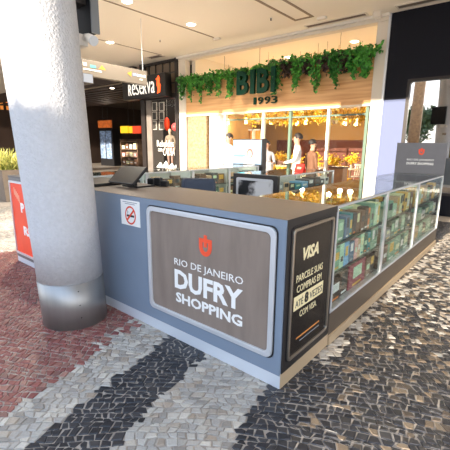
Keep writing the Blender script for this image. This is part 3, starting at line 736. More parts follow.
# ---- till, chair and things behind the counter
mt = thing('till_monitor', 'black tilted till monitor on the counter beside the column', 'monitor', (-1.95, .46, HC))
scr = MB().obox((-2.0, .36, HC + .115), (.40, .028, .23), (-.85, 0, 0)).build('screen_panel', M_black, mt, bevel=.006)
MB().obox((-2.0, .385, HC + .10), (.26, .04, .15), (-.85, 0, 0)).build('rear_housing', mat('matte_black', srgb(18, 18, 20), .6), mt, bevel=.01)
MB().box(-2.04, -1.96, .40, .44, HC + .015, HC + .10).build('stand', M_black, mt, bevel=.005)
MB().box(-2.11, -1.86, .36, .58, HC, HC + .016).build('foot', M_black, mt, bevel=.004)
t = thing('cash_drawer', 'low black till tray on the counter behind the column', 'tray', (-2.45, .4, HC))
box('tray', M_black, -2.84, -2.22, .12, .62, HC, HC + .03, t, .006); box('lip', mat('matte_black2', srgb(36, 36, 38), .5), -2.84, -2.22, .115, .12, HC + .004, HC + .034, t)
for k, (px, h) in enumerate(((152, .07), (158.5, .085), (165, .06))):
    q_ = ony(px, 189, .64); x, y = q_.x, .64
    t = thing('card_terminal', 'small black card terminal right of the till monitor, %s' % ('nearest to it', 'between two others', 'farthest from it')[k], 'card terminal', (x, y, HC), 'card terminals by the till')
    MB().obox((x, y, HC + h / 2), (.075, .06, h - .006), (0, 0, .3)).build('body', M_black, t, bevel=.008)
    MB().obox((x, y - .004, HC + h - .006), (.05, .04, .014), (0, 0, .3)).build('screen', mat('grey_lcd', srgb(70, 78, 84), .3), t)
# office chair
oc = thing('office_chair', 'slate blue office chair behind the counter', 'chair', (-2.45, 1.75, 0))
M_chair = mat('chair_slate', srgb(52, 62, 80), .5)
bp_ = []
for i in range(9):
    a = -.9 + 1.8 * i / 8; bp_.append((.25 * math.sin(a) / math.sin(.9), .05 * math.cos(a)))
mb = MB()
cpos = Vector((-2.45, 1.75, 0)); crot = Matrix.Rotation(math.radians(35), 3, 'Z')
prof = [(.62, .80), (.70, .95), (.85, 1.0), (.98, .97), (1.03, .90)]
vs_ = []; fs_ = []
for z, k in prof:
    for (a, b) in bp_: vs_.append(cpos + crot @ Vector((a * k, .22 + b + (z - .62) * .12, z)))
for z, k in prof:
    for (a, b) in bp_: vs_.append(cpos + crot @ Vector((a * k, .27 + b + (z - .62) * .12, z)))
n9 = 9; off = len(prof) * n9
for i in range(len(prof) - 1):
    for j in range(8):
        q = (i * n9 + j, i * n9 + j + 1, (i + 1) * n9 + j + 1, (i + 1) * n9 + j); fs_ += [q, tuple(off + k for k in reversed(q))]
for j in range(8):
    fs_ += [(j, off + j, off + j + 1, j + 1), ((len(prof) - 1) * n9 + j, (len(prof) - 1) * n9 + j + 1, off + (len(prof) - 1) * n9 + j + 1, off + (len(prof) - 1) * n9 + j)]
for i in range(len(prof) - 1):
    fs_ += [(i * n9, (i + 1) * n9, off + (i + 1) * n9, off + i * n9), (i * n9 + 8, off + i * n9 + 8, off + (i + 1) * n9 + 8, (i + 1) * n9 + 8)]
mb.add(vs_, fs_).build('backrest', M_chair, oc, smooth=True)
MB().obox(cpos + Vector((0, 0, .47)), (.48, .46, .08), (0, 0, math.radians(35))).build('seat', M_chair, oc, bevel=.03)
MB().tube([cpos + crot @ Vector((0, .2, .45)), cpos + crot @ Vector((0, .30, .5)), cpos + crot @ Vector((0, .31, .75))], .018, 8).build('back_bracket', M_black, oc)
MB().tube([cpos + Vector((0, 0, .08)), cpos + Vector((0, 0, .44))], .025, 10).build('gas_post', M_alu, oc)
for k in range(5):
    a = 2 * PI * k / 5; e_ = cpos + Vector((.27 * math.cos(a), .27 * math.sin(a), .065))
    MB().tube([cpos + Vector((0, 0, .1)), e_], [.02, .014], 8).build('base_arm', M_black, oc)
    MB().tube([e_ + Vector((-.012 * math.sin(a), .012 * math.cos(a), -.035)), e_ + Vector((.012 * math.sin(a), -.012 * math.cos(a), -.035))], .03, 10).build('caster', M_black, oc)

# ---- advertising display behind the rear cases
ad = thing('advertising_display', 'bright blue and white advertising panel behind the rear cases', 'display', (-3.82, 4.80, 0))
box('cabinet', M_black, -4.215, -3.40, 4.76, 4.86, 0, 1.63, ad)
box('side_strip', M_black, -3.425, -3.385, 4.735, 4.87, 0, 1.64, ad)
fa = front(4.76)
sc_ = MB().prism([(-4.20, 1.10), (-3.43, 1.10), (-3.43, 1.615), (-4.20, 1.615)], fa, 0, .004).build('screen', mat('ad_pale_blue', srgb(124, 150, 176), .5, var=.14, vscale=2.5), ad)
MB().prism([(-4.18, 1.255), (-3.86, 1.255), (-3.86, 1.30), (-4.18, 1.30)], fa, .004, .005).build('blue_bar', mat('cyan_print', srgb(90, 190, 220), .5), sc_)
text('lettering', 'Club', mat('blue_grey_print', srgb(120, 140, 190), .5), fa, -4.17, -4.03, 1.47, 1.53, .001, .004, 0, parent=sc_)
for a0, a1, b0 in ((-4.16, -4.11, 1.565), (-4.07, -3.98, 1.565), (-4.12, -3.92, 1.415), (-4.10, -3.98, 1.235), (-4.10, -4.0, 1.14)):
    MB().prism([(a0, b0), (a1, b0), (a1, b0 + .012), (a0, b0 + .012)], fa, .004, .005).build('text_line', mat('blue_grey_print', srgb(120, 140, 190), .5), sc_)
hd = [(-3.74 + .085 * math.cos(2 * PI * k / 16), 1.33 + .105 * math.sin(2 * PI * k / 16)) for k in range(16)]
MB().prism(hd, fa, .004, .005).build('printed_hair', mat('brown_hair_print', srgb(120, 84, 74), .5), sc_)
MB().prism([(-3.745 + .055 * math.cos(2 * PI * k / 16), 1.315 + .075 * math.sin(2 * PI * k / 16)) for k in range(16)], fa, .005, .006).build('printed_face', mat('face_print', srgb(226, 178, 156), .5), sc_)
MB().prism([(-3.92, 1.27), (-3.80, 1.33), (-3.80, 1.23), (-3.64, 1.23), (-3.60, 1.10), (-3.90, 1.10)], fa, .004, .0045).build('printed_shirt', mat('grey_print2', srgb(206, 212, 220), .5), sc_)

# ================================================================ CEILING THINGS
M_dl = mat('downlight_glow', (1, .86, .66, 1), .4, emit=9)
def downlight(p, label, r=.12, power=500, z=ZC):
    t = thing('downlight', label, 'ceiling light', (p[0], p[1], z), 'round ceiling downlights')
    MB().lathe([(r, -.012), (r + .018, -.010), (r + .018, -.0005), (r, -.0005)], (p[0], p[1], z), 24).build('ring', M_wht, t)
    MB().lathe([(0.0005, -.035), (r * .6, -.030), (r * .9, -.015), (r - .001, -.001)], (p[0], p[1], z), 24).build('diffuser', M_dl, t)
    l = bpy.data.lights.new('downlight_lamp', 'SPOT'); l.energy = power; l.spot_size = 2.4; l.spot_blend = .8; l.color = (1, .90, .76); l.shadow_soft_size = .08
    lo = bpy.data.objects.new('downlight_lamp', l); COL.objects.link(lo); lo.parent = t; lo.location = (0, 0, -.06)
    return t
for (x, y, lb) in ((127, 1, 'round warm downlight at the upper edge of view, along the ceiling groove'), (191, 24, 'round warm downlight near the end of the ceiling groove'), (110, 42, 'round warm downlight above the hanging directory sign'), (288, 57, 'round warm downlight over the cafe, above the vines')):
    downlight(onz(x, y, ZC), lb)
downlight(onz(335, 10, ZC) + Vector((3.4, -4, 0)), 'round warm downlight over the paving right of the kiosk', power=120)
downlight((-5.99, 1.4), 'round warm downlight over the rear cases of the kiosk')
downlight((-10.0, 8.05), 'added warm downlight brightening the fashion shop window', power=120)  # added lamp, no seen fitting, to brighten the shop interior
downlight((-5.2, 11), 'round warm downlight deep inside the cafe', power=130)
downlight((-3.4, 9.2), 'round warm downlight inside the cafe beside the navy wall', power=130)
pz = 3.84; q = onz(112, 84.5, pz)
def vent(x0, x1, y0, y1, label):
    t = thing('ceiling_vent', label, 'vent', ((x0 + x1) / 2, (y0 + y1) / 2, ZC - .02), 'slotted ceiling vents')
    MB().ring([(x0, y0), (x1, y0), (x1, y1), (x0, y1)], [(x0 + .03, y0 + .03), (x1 - .03, y0 + .03), (x1 - .03, y1 - .03), (x0 + .03, y1 - .03)], lambda a, b, d: (a, b, ZC - d), .0005, .02).build('frame', M_offw, t)
    box('backing', mat('vent_dark', srgb(84, 72, 62), .8), x0 + .03, x1 - .03, y0 + .03, y1 - .03, ZC - .003, ZC - .0005, t)
    for k in range(3):
        yy = y0 + .03 + (y1 - y0 - .06) * (k + .5) / 3; box('slat', mat('vent_slat', srgb(120, 106, 92), .7), x0 + .03, x1 - .03, yy - .008, yy + .008, ZC - .016, ZC - .004, t)
vent(-3.86, -2.34, 7.06, 7.28, 'long slotted vent in the ceiling in front of the vines')
vent(-1.72, .6, 7.06, 7.30, 'long slotted vent in the ceiling against the navy wall')
vent(-9.75, -9.05, 6.78, 7.08, 'small slotted vent in the ceiling in front of the black shop sign')
for i, (x, y) in enumerate(((271, 18), (160, 40))):
    p = onz(x, y, ZC); t = thing('sprinkler_head', ('small dark sprinkler on the ceiling above the green letters', 'small dark sprinkler on the ceiling right of the sign cable')[i], 'sprinkler', (p.x, p.y, ZC - .05), 'ceiling sprinklers')
    MB().lathe([(.03, -.006), (.03, 0)], (p.x, p.y, ZC - .0005), 14).build('plate', M_alu, t); MB().lathe([(.012, -.045), (.012, -.006)], (p.x, p.y, ZC - .0005), 10).build('body', M_bronze, t)
    MB().lathe([(.022, -.05), (.022, -.045)], (p.x, p.y, ZC - .0005), 10).build('deflector', M_bronze, t)
for i, (x, y) in enumerate(((217, 38), (322, 17))):
    p = onz(x, y, ZC); t = thing('ceiling_box', ('small pale box at the end of the ceiling groove', 'small pale box at the end of the wide ceiling slot')[i], 'box', (p.x, p.y, ZC - .05))
    box('body', M_wht, p.x - .11, p.x + .11, p.y - .05, p.y + .05, ZC - .05, ZC - .0005, t, .008); box('cover', M_offw, p.x - .1, p.x + .1, p.y - .04, p.y + .04, ZC - .055, ZC - .05, t)
# hanging directory sign
hs = thing('directory_sign', 'grey directory sign hanging from the ceiling by a cable', 'sign', (-6.6, 3.3, 2.92))
box('sign_body', mat('sign_taupe', srgb(100, 92, 82), .55), -6.70, -6.58, 1.8, 4.30, 2.92, 3.25, hs, .006)
for y in (4.22, 2.2): MB().tube([(-6.64, y, 3.25), (-6.64, y, ZC)], .008, 6).build('cable', M_alu, hs)
fh = side(-6.58)
M_am = mat('amber_print', srgb(190, 134, 46), .5); M_tl = mat('teal_print', srgb(80, 140, 140), .5); M_pb = mat('pale_blue_print', srgb(120, 134, 170), .5)
def mark(a0, a1, b0, b1, m, nm): MB().prism([(a0, b0), (a1, b0), (a1, b1), (a0, b1)], fh, 0, .004).build(nm, m, hs)
mark(2.62, 2.70, 3.12, 3.18, M_white, 'icon'); mark(2.78, 2.92, 3.10, 3.16, M_tl, 'icon'); MB().prism([(2.98, 3.10), (3.16, 3.10), (3.07, 3.19)], fh, 0, .004).build('arrow', M_am, hs)
mark(2.62, 3.05, 3.04, 3.065, M_white, 'text_line')
MB().prism([(3.72, 3.12), (3.84, 3.18), (3.84, 3.06)], fh, 0, .004).build('arrow', M_am, hs)
mark(3.88, 3.98, 3.09, 3.15, M_pb, 'icon'); mark(4.0, 4.16, 3.09, 3.14, M_white, 'text_line'); mark(4.08, 4.16, 3.02, 3.045, M_white, 'text_line'); mark(4.2, 4.25, 3.09, 3.15, M_white, 'icon')

# ================================================================ VINES ON THE FASCIA
ML = [leaf_mat('vine_leaf', srgb(34, 108, 42), srgb(104, 184, 74)), leaf_mat('vine_leaf_dark', srgb(30, 92, 40), srgb(84, 160, 64)), leaf_mat('purple_leaf', srgb(44, 36, 34), srgb(84, 62, 58))]
def vine(xp, ztop, zbot, wid, label, mi=0, n=260, name='hanging_vine', grp='trailing vines on the cafe fascia'):
    yy = YF - .10; t = thing(name, label, 'vine', (xp, yy, zbot), grp)
    mb = MB(); stems = MB(); r = random.Random(int((xp + 20) * 991) + mi)
    for s_ in range(9):
        a = r.uniform(-1, 1); L = (ztop - zbot) * (1 - .6 * abs(a)) * r.uniform(.85, 1.1)
        x0 = xp + a * wid * .45; x1 = xp + a * wid * .14 + r.uniform(-.03, .03); y0 = yy + r.uniform(-.08, .05)
        pts = [(x0, YF + .06, 3.64), (x0, y0, ztop - .03), ((x0 + x1) / 2, y0 - .05, ztop - L * .5), (x1, y0 - .03, ztop - L)]
        stems.tube(pts, .006, 4)
        for k in range(n // 9):
            u = r.random(); p = Vector(pts[1]).lerp(Vector(pts[3]), u) + Vector((r.gauss(0, .05 * (1 - .6 * u)), r.gauss(-.03, .035), r.gauss(0, .02)))
            if k % 4 == 0: p = Vector((xp + r.uniform(-.5, .5) * wid, yy + r.uniform(-.1, .08), ztop + r.uniform(-.12, .06)))
            if p.y > YF - .03: p.y = YF - .03 - r.random() * .05
            mb.leaf(p, Vector((r.gauss(0, .7), -.5 + r.gauss(0, .4), r.gauss(-.5, .6))), r.uniform(.06, .09), r.uniform(.09, .13))
    stems.build('stem', mat('vine_stem', srgb(70, 86, 48), .7), t); mb.build('foliage', ML[mi], t)
vx = [(184, 102), (193, 101), (202, 102), (211, 97), (221, 99), (232, 99), (243, 84), (254, 76), (265, 75), (278, 95), (297, 95), (317, 92), (336, 92), (353, 84), (366, 82)]
for i, (x, yb) in enumerate(vx):
    p = ony(x, yb, YF - .1); zt = 3.70 + (.06 if i > 8 else 0)
    nxt = (vx[min(i + 1, len(vx) - 1)][0] - vx[max(i - 1, 0)][0]) / 2
    wid = .44 if i < 8 else .58
    vine(p.x, zt, max(p.z, 2.62), wid, 'bushy green trailing vine on the fascia, %s from the white left pilaster' % (ORD[i]), 0 if i % 3 else 1, 150 if 6 <= i <= 8 else 270 if i < 9 else 330)
for i, x in enumerate((288, 307, 327, 345)):
    p = ony(x, 75, YF - .1); vine(p.x, 3.66, 3.28, .36, 'dark purple foliage clump among the vines, %s from the green letters' % ORD[i], 2, 160, 'purple_foliage', 'purple foliage among the vines')

# ================================================================ CAFE INTERIOR
M_yel = leaf_mat('yellow_leaf', srgb(176, 130, 14), srgb(246, 204, 60)); M_gr = leaf_mat('palm_leaf', srgb(96, 124, 30), srgb(206, 196, 80))
M_yg = leaf_mat('yellow_green_leaf', srgb(150, 150, 40), srgb(240, 232, 120))
def garland(x0, x1, y, z, label):
    t = thing('flower_garland', label, 'garland', ((x0 + x1) / 2, y, z - .1), 'yellow garlands in the cafe'); mb = MB(); st = MB(); r = random.Random(int(x0 * 77 + y * 13))
    pts = [(x0 + (x1 - x0) * k / 8, y, z - .12 * math.sin(PI * k / 8)) for k in range(9)]; st.tube(pts, .008, 5)
    st.tube([(x0, y, z), (x0, y, ZC)], .004, 4); st.tube([(x1, y, z), (x1, y, ZC)], .004, 4)
    for k in range(420):
        u = r.random() * 7.999; i = int(u); p = Vector(pts[i]).lerp(Vector(pts[i + 1]), u - i) + Vector((r.gauss(0, .05), r.gauss(0, .1), r.gauss(-.04, .09)))
        mb.leaf(p, Vector((r.gauss(0, 1), r.gauss(0, 1), r.gauss(-.2, 1))), .07, .12)
    st.build('cord', mat('vine_stem', srgb(70, 86, 48), .7), t); mb.build('foliage', M_yel, t)
for i in range(3):
    for j in range(3):
        y = 8.6 + i * 1.3; x0 = -8.0 + j * 2.0 + .1 * i
        if i == 0 and j == 0: continue
        garland(x0, x0 + 1.72, y + .15, 2.50 + .12 * i, 'yellow flower garland in the cafe, %s line from the glass, %s part' % (('front', 'middle', 'rear')[i], ('left', 'centre', 'right')[j]))
M_pend = mat('pendant_glow', (1, .72, .25, 1), .5, emit=3.2)
for i, (x, y, Y) in enumerate(((228, 122, 9.4), (246, 121, 9.5), (271, 121, 9.3), (297, 122, 9.3), (306, 121, 9.5), (334, 118, 9.3), (345, 122, 9.5), (356, 122, 9.3))):
    p = ony(x, y, Y); t = thing('pendant_lamp', 'glowing yellow pendant lamp in the cafe, %s from the left' % ORD[i], 'lamp', (p.x, p.y, p.z - .08), 'pendant lamps in the cafe')
    MB().tube([(p.x, p.y, p.z + .1), (p.x, p.y, ZC)], .005, 5).build('cord', M_bronze, t)
    MB().lathe([(.02, .12), (.05, .10), (.06, -.08), (.05, -.10)], tuple(p), 16).build('shade', M_pend, t, smooth=True); MB().lathe([(.022, .12), (.022, .15)], tuple(p), 10).build('cap', M_bronze, t)
    l = bpy.data.lights.new('pendant_bulb', 'POINT'); l.energy = 16; l.color = (1, .88, .68); l.shadow_soft_size = .07
    lo = bpy.data.objects.new('pendant_bulb', l); COL.objects.link(lo); lo.parent = t; lo.location = (0, 0, -.08)
def fern(p, R, label, m, hang=True, n=22, name='hanging_fern', droop=.9):
    t = thing(name, label, 'plant', tuple(p), 'ferns and palms in the cafe'); mb = MB(); r = random.Random(int(p[0] * 131 + p[1] * 17))
    for k in range(n):
        a = 2 * PI * k / n + r.uniform(-.2, .2); L = R * r.uniform(.75, 1.1); prev = None
        for s_ in range(8):
            u = s_ / 7; c_ = Vector((p[0] + math.cos(a) * L * u, p[1] + math.sin(a) * L * u, p[2] + L * (.55 * u - droop * u * u)))
            w = .05 * (1 - u * .8); sd = Vector((-math.sin(a), math.cos(a), 0))
            if s_: 
                for sg_ in (-1, 1): mb.leaf(c_, Vector((math.cos(a) * .6, math.sin(a) * .6, -.2)) + sd * sg_, w * .7, L * .20 * (1 - u * .6))
            prev = c_
    mb.build('fronds', m, t)
    MB().lathe([(.05, -.10), (.09, .0), (.085, .005)], tuple(p), 12).build('pot', mat('clay_pot', srgb(170, 140, 110), .7), t)
    if hang: MB().tube([(p[0], p[1], p[2] - .02), (p[0], p[1], ZC)], .005, 4).build('cord', M_bronze, t)
fern(ony(335, 120, 8.05), .38, 'pale hanging fern near the right cafe window', M_yg)
fern(ony(258, 119, 8.1), .40, 'pale hanging fern near the middle cafe window post', M_yg)
fern(ony(224, 116, 8.3), .75, 'large yellow green palm hanging inside the cafe', M_gr)
fern(ony(193, 118, 7.9) + Vector((0, -.02, 0)), .3, 'small green fern hanging before the stone wall', M_gr)
# green climber in the right corner
t = thing('climbing_plant', 'green climbing plant on the right inner wall of the cafe', 'plant', (-2.55, 9.6, 0)); mb = MB(); r = random.Random(5)
for k in range(700): mb.leaf(Vector((-2.55 + r.uniform(-.18, .18), 9.6 + r.uniform(-.3, .3), .5 + r.random() * 1.7)), Vector((r.gauss(-.5, .6), r.gauss(-.4, .6), r.gauss(-.2, .7))), .07, .12)
mb.build('foliage', ML[0], t); MB().tube([(-2.55, 9.6, .3), (-2.5, 9.57, 1.4), (-2.55, 9.62, 2.4)], .02, 6).build('stem', mat('vine_stem', srgb(70, 86, 48), .7), t)
MB().lathe([(.16, .0), (.22, .35), (.2, .36)], (-2.55, 9.6, 0), 18).build('pot', mat('clay_pot', srgb(170, 140, 110), .7), t)
# wall shelves with orange niches
ws = thing('wall_shelf', 'lit wooden shelf niches on the rear wall of the cafe', 'shelf', (-9.4, 11.0, 1.5))
M_orangeback = mat('warm_niche', srgb(226, 150, 60), .6, emit=.25)
pA = ony(230, 131, 10.95); pB = ony(262, 145, 10.95)
ws.location = ((pA.x + pB.x) / 2, 10.95, pB.z); WLOC[ws.name] = Vector(ws.location)
# (free-standing rack that carries the niches)
wn_ = (pB.x - pA.x) / 4
for k in range(4):
    x0 = pA.x + wn_ * k; box('niche', M_orangeback, x0 + .04, x0 + wn_ - .04, 11.02, 11.05, pB.z, pA.z, ws)
for k in range(5): box('upright', M_wht, pA.x + wn_ * k - .03, pA.x + wn_ * k + .03, 10.85, 11.06, 0, pA.z + .05, ws)
box('board', M_wht, pA.x, pB.x, 10.85, 11.06, pA.z, pA.z + .05, ws); box('board', M_wht, pA.x, pB.x, 10.85, 11.06, pB.z - .04, pB.z, ws)
for k, c in enumerate(('dark green', 'brown', 'orange', 'teal')):
    x0 = pA.x + wn_ * (k + .5); o = MB().lathe([(.05, 0), (.06, .05), (.05, .14), (.02, .17), (.02, .21)], (x0, 10.94, pB.z + .001), 12).build('vase', boxmat(c)); tag(o, '%s vase in the cafe shelf niche, %s from the left' % (c, ORD[k]), 'vase', 'vases in the cafe shelf')
# tables, chairs and flowers
M_tabl = mat('white_table', srgb(240, 236, 226), .5); M_chy = mat('yellow_chair', srgb(236, 188, 60), .5); M_chw = mat('white_chair', srgb(236, 230, 218), .5)
def make_chair(m):
    t = thing('cafe_chair', 'x', 'chair', (0, 0, 0)); 
    box('seat', m, -.2, .2, -.2, .2, .43, .46, t, .01)
    mb = MB()
    for i in range(5): mb.obox((-.16 + .08 * i, .21, .66), (.035, .018, .36), (-.12, 0, 0))
    mb.box(-.2, .2, .215, .25, .82, .88).build('backrest', m, t)
    for sx_ in (-1, 1):
        for sy_ in (-1, 1): MB().tube([(sx_ * .17, sy_ * .17, .43), (sx_ * .20, sy_ * .20, 0)], .014, 6).build('leg', m, t)
    return t
def make_table():
    t = thing('cafe_table', 'x', 'table', (0, 0, 0)); MB().lathe([(.36, .72), (.37, .735), (.36, .75)], (0, 0, 0), 28).build('tabletop', M_tabl, t)
    MB().tube([(0, 0, .03), (0, 0, .72)], .03, 10).build('pedestal', M_alu, t); MB().lathe([(.24, 0), (.22, .02), (.05, .04)], (0, 0, 0), 20).build('foot', M_alu, t); return t
def make_flowers():
    t = thing('flower_vase', 'x', 'vase', (0, 0, 0)); MB().lathe([(.04, 0), (.055, .06), (.035, .14), (.045, .16)], (0, 0, 0), 12).build('vase', M_tabl, t)
    mb = MB(); r = random.Random(11)
    for k in range(260): mb.leaf(Vector((r.gauss(0, .10), r.gauss(0, .10), max(.2, .31 + r.gauss(0, .08)))), Vector((r.gauss(0, 1), r.gauss(0, 1), r.gauss(.3, 1))), .05, .08)
    mb.build('blooms', M_yel, t); return t
def proto_place(proto, first, loc, rz, label, group):
    o = proto if first else copy_tree(proto)
    o.location = loc; o.rotation_euler = (0, 0, rz); o['label'] = label; o['group'] = group; return o
chY, chW, tbP, flP = make_chair(M_chy), make_chair(M_chw), make_table(), make_flowers()
cnt = {'y': 0, 'w': 0}
for i, (x, y) in enumerate(((-6.2, 8.7), (-4.85, 8.75), (-3.55, 8.7), (-6.6, 10.7), (-5.2, 10.75), (-3.8, 10.7))):
    nm = ORD[i]
    proto_place(tbP, i == 0, (x, y, 0), 0, 'round white cafe table behind the glass, %s from the front left' % nm, 'round cafe tables')
    proto_place(flP, i == 0, (x + .05, y - .05, .751), i, 'white vase of yellow flowers on the %s cafe table' % nm, 'flower vases on the cafe tables')
    for k in range(4):
        a = (-PI / 2, PI / 2, .15, PI - .15)[k] + .12 * math.sin(i * 3 + k); key = 'y' if (i + k) % 2 else 'w'
        if (k == 2 and i % 3 != 2) or (k == 3 and i % 3 != 0): continue
        lb = '%s slatted chair, %s of the %s cafe table' % ({'y': 'yellow', 'w': 'white'}[key], ('street side', 'far side', 'right side', 'left side')[k], nm)
        proto_place(chY if key == 'y' else chW, cnt[key] == 0, (x + .60 * math.cos(a), y + .60 * math.sin(a), 0), a - PI / 2, lb, 'cafe chairs'); cnt[key] += 1
t = thing('wooden_pedestal', 'brown wooden block stand outside the cafe by the white pilaster', 'stand', (-2.62, 6.9, 0))
box('body', mat('brown_wood_block', srgb(150, 104, 66), .5, var=.2, vscale=6), -2.8, -2.45, 6.75, 7.05, 0, .98, t, .01); box('cap', mat('dark_wood_cap', srgb(96, 66, 46), .5), -2.82, -2.43, 6.73, 7.07, .98, 1.02, t, .008)

# ================================================================ FASHION SHOP AND HALL THINGS
for r_ in range(3):
    for c_ in range(2):
        cxp = 154.5 + c_ * 7.2; cyp = 106.5 + r_ * 9.5; p = ony(cxp, cyp, 8.6)
        t = thing('photo_frame', 'black framed photograph in the fashion shop, %s row, %s column' % (('upper', 'middle', 'lower')[r_], ('left', 'right')[c_]), 'photo', (p.x, 8.6, p.z - .25), 'framed photographs in the fashion shop')
        f9 = front(8.6); w_, h_ = .155, .175
        MB().ring([(p.x - w_, p.z - h_), (p.x + w_, p.z - h_), (p.x + w_, p.z + h_), (p.x - w_, p.z + h_)], [(p.x - w_ + .03, p.z - h_ + .03), (p.x + w_ - .03, p.z - h_ + .03), (p.x + w_ - .03, p.z + h_ - .03), (p.x - w_ + .03, p.z + h_ - .03)], f9, -.02, .02).build('frame', mat('pale_frame', srgb(206, 198, 188), .5), t)
        MB().box(p.x - w_ + .03, p.x + w_ - .03, 8.6, 8.615, p.z - h_ + .03, p.z + h_ - .03).build('mat_board', mat('photo_grey', srgb(64, 60, 58), .4, var=.6, vscale=9), t)
struct(box('wall_photo', mat('photo_wall', srgb(40, 33, 30), .7), -12.02, -8.46, 8.62, 8.75, 0, ZC))
# shop window lettering, on the glass
gl_ = thing('window_lettering', 'white lettering stuck on the fashion shop window', 'lettering', (-9.7, YF + .03, 1.1))
text('lettering', 'Rebeldes', M_white, front(YF + .038), -10.16, -9.22, 1.42, 1.66, .003, 0, -.008, parent=gl_)
text('lettering', 'com', M_white, front(YF + .038), -10.10, -9.86, 1.24, 1.36, .003, 0, -.005, parent=gl_)
text('lettering', 'CAUSA', M_white, front(YF + .038), -9.82, -9.18, 1.10, 1.38, .003, 0, -.008, parent=gl_)
# white peaks in the shop window
for i, (x, h) in enumerate(((-10.18, .20), (-9.85, .26), (-9.52, .18), (-9.19, .22))):
    o = MB().add([(x - .16, YF + .12, .63), (x + .16, YF + .12, .63), (x + .14, YF + .3, .63), (x - .14, YF + .3, .63), (x - .02, YF + .2, .63 + h), (x + .05, YF + .2, .63 + h * .85)],
                 [(0, 3, 2, 1), (0, 1, 5, 4), (1, 2, 5), (2, 3, 4, 5), (3, 0, 4)]).build('paper_peak', mat('white_paper', srgb(236, 238, 242), .7)); tag(o, 'white folded paper peak in the shop window, %s from the left' % ORD[i], 'decoration', 'paper peaks in the shop window')
struct(box('trim_16', M_bronze, -10.36, -9.0, YF + .1, YF + .8, .5, .629))

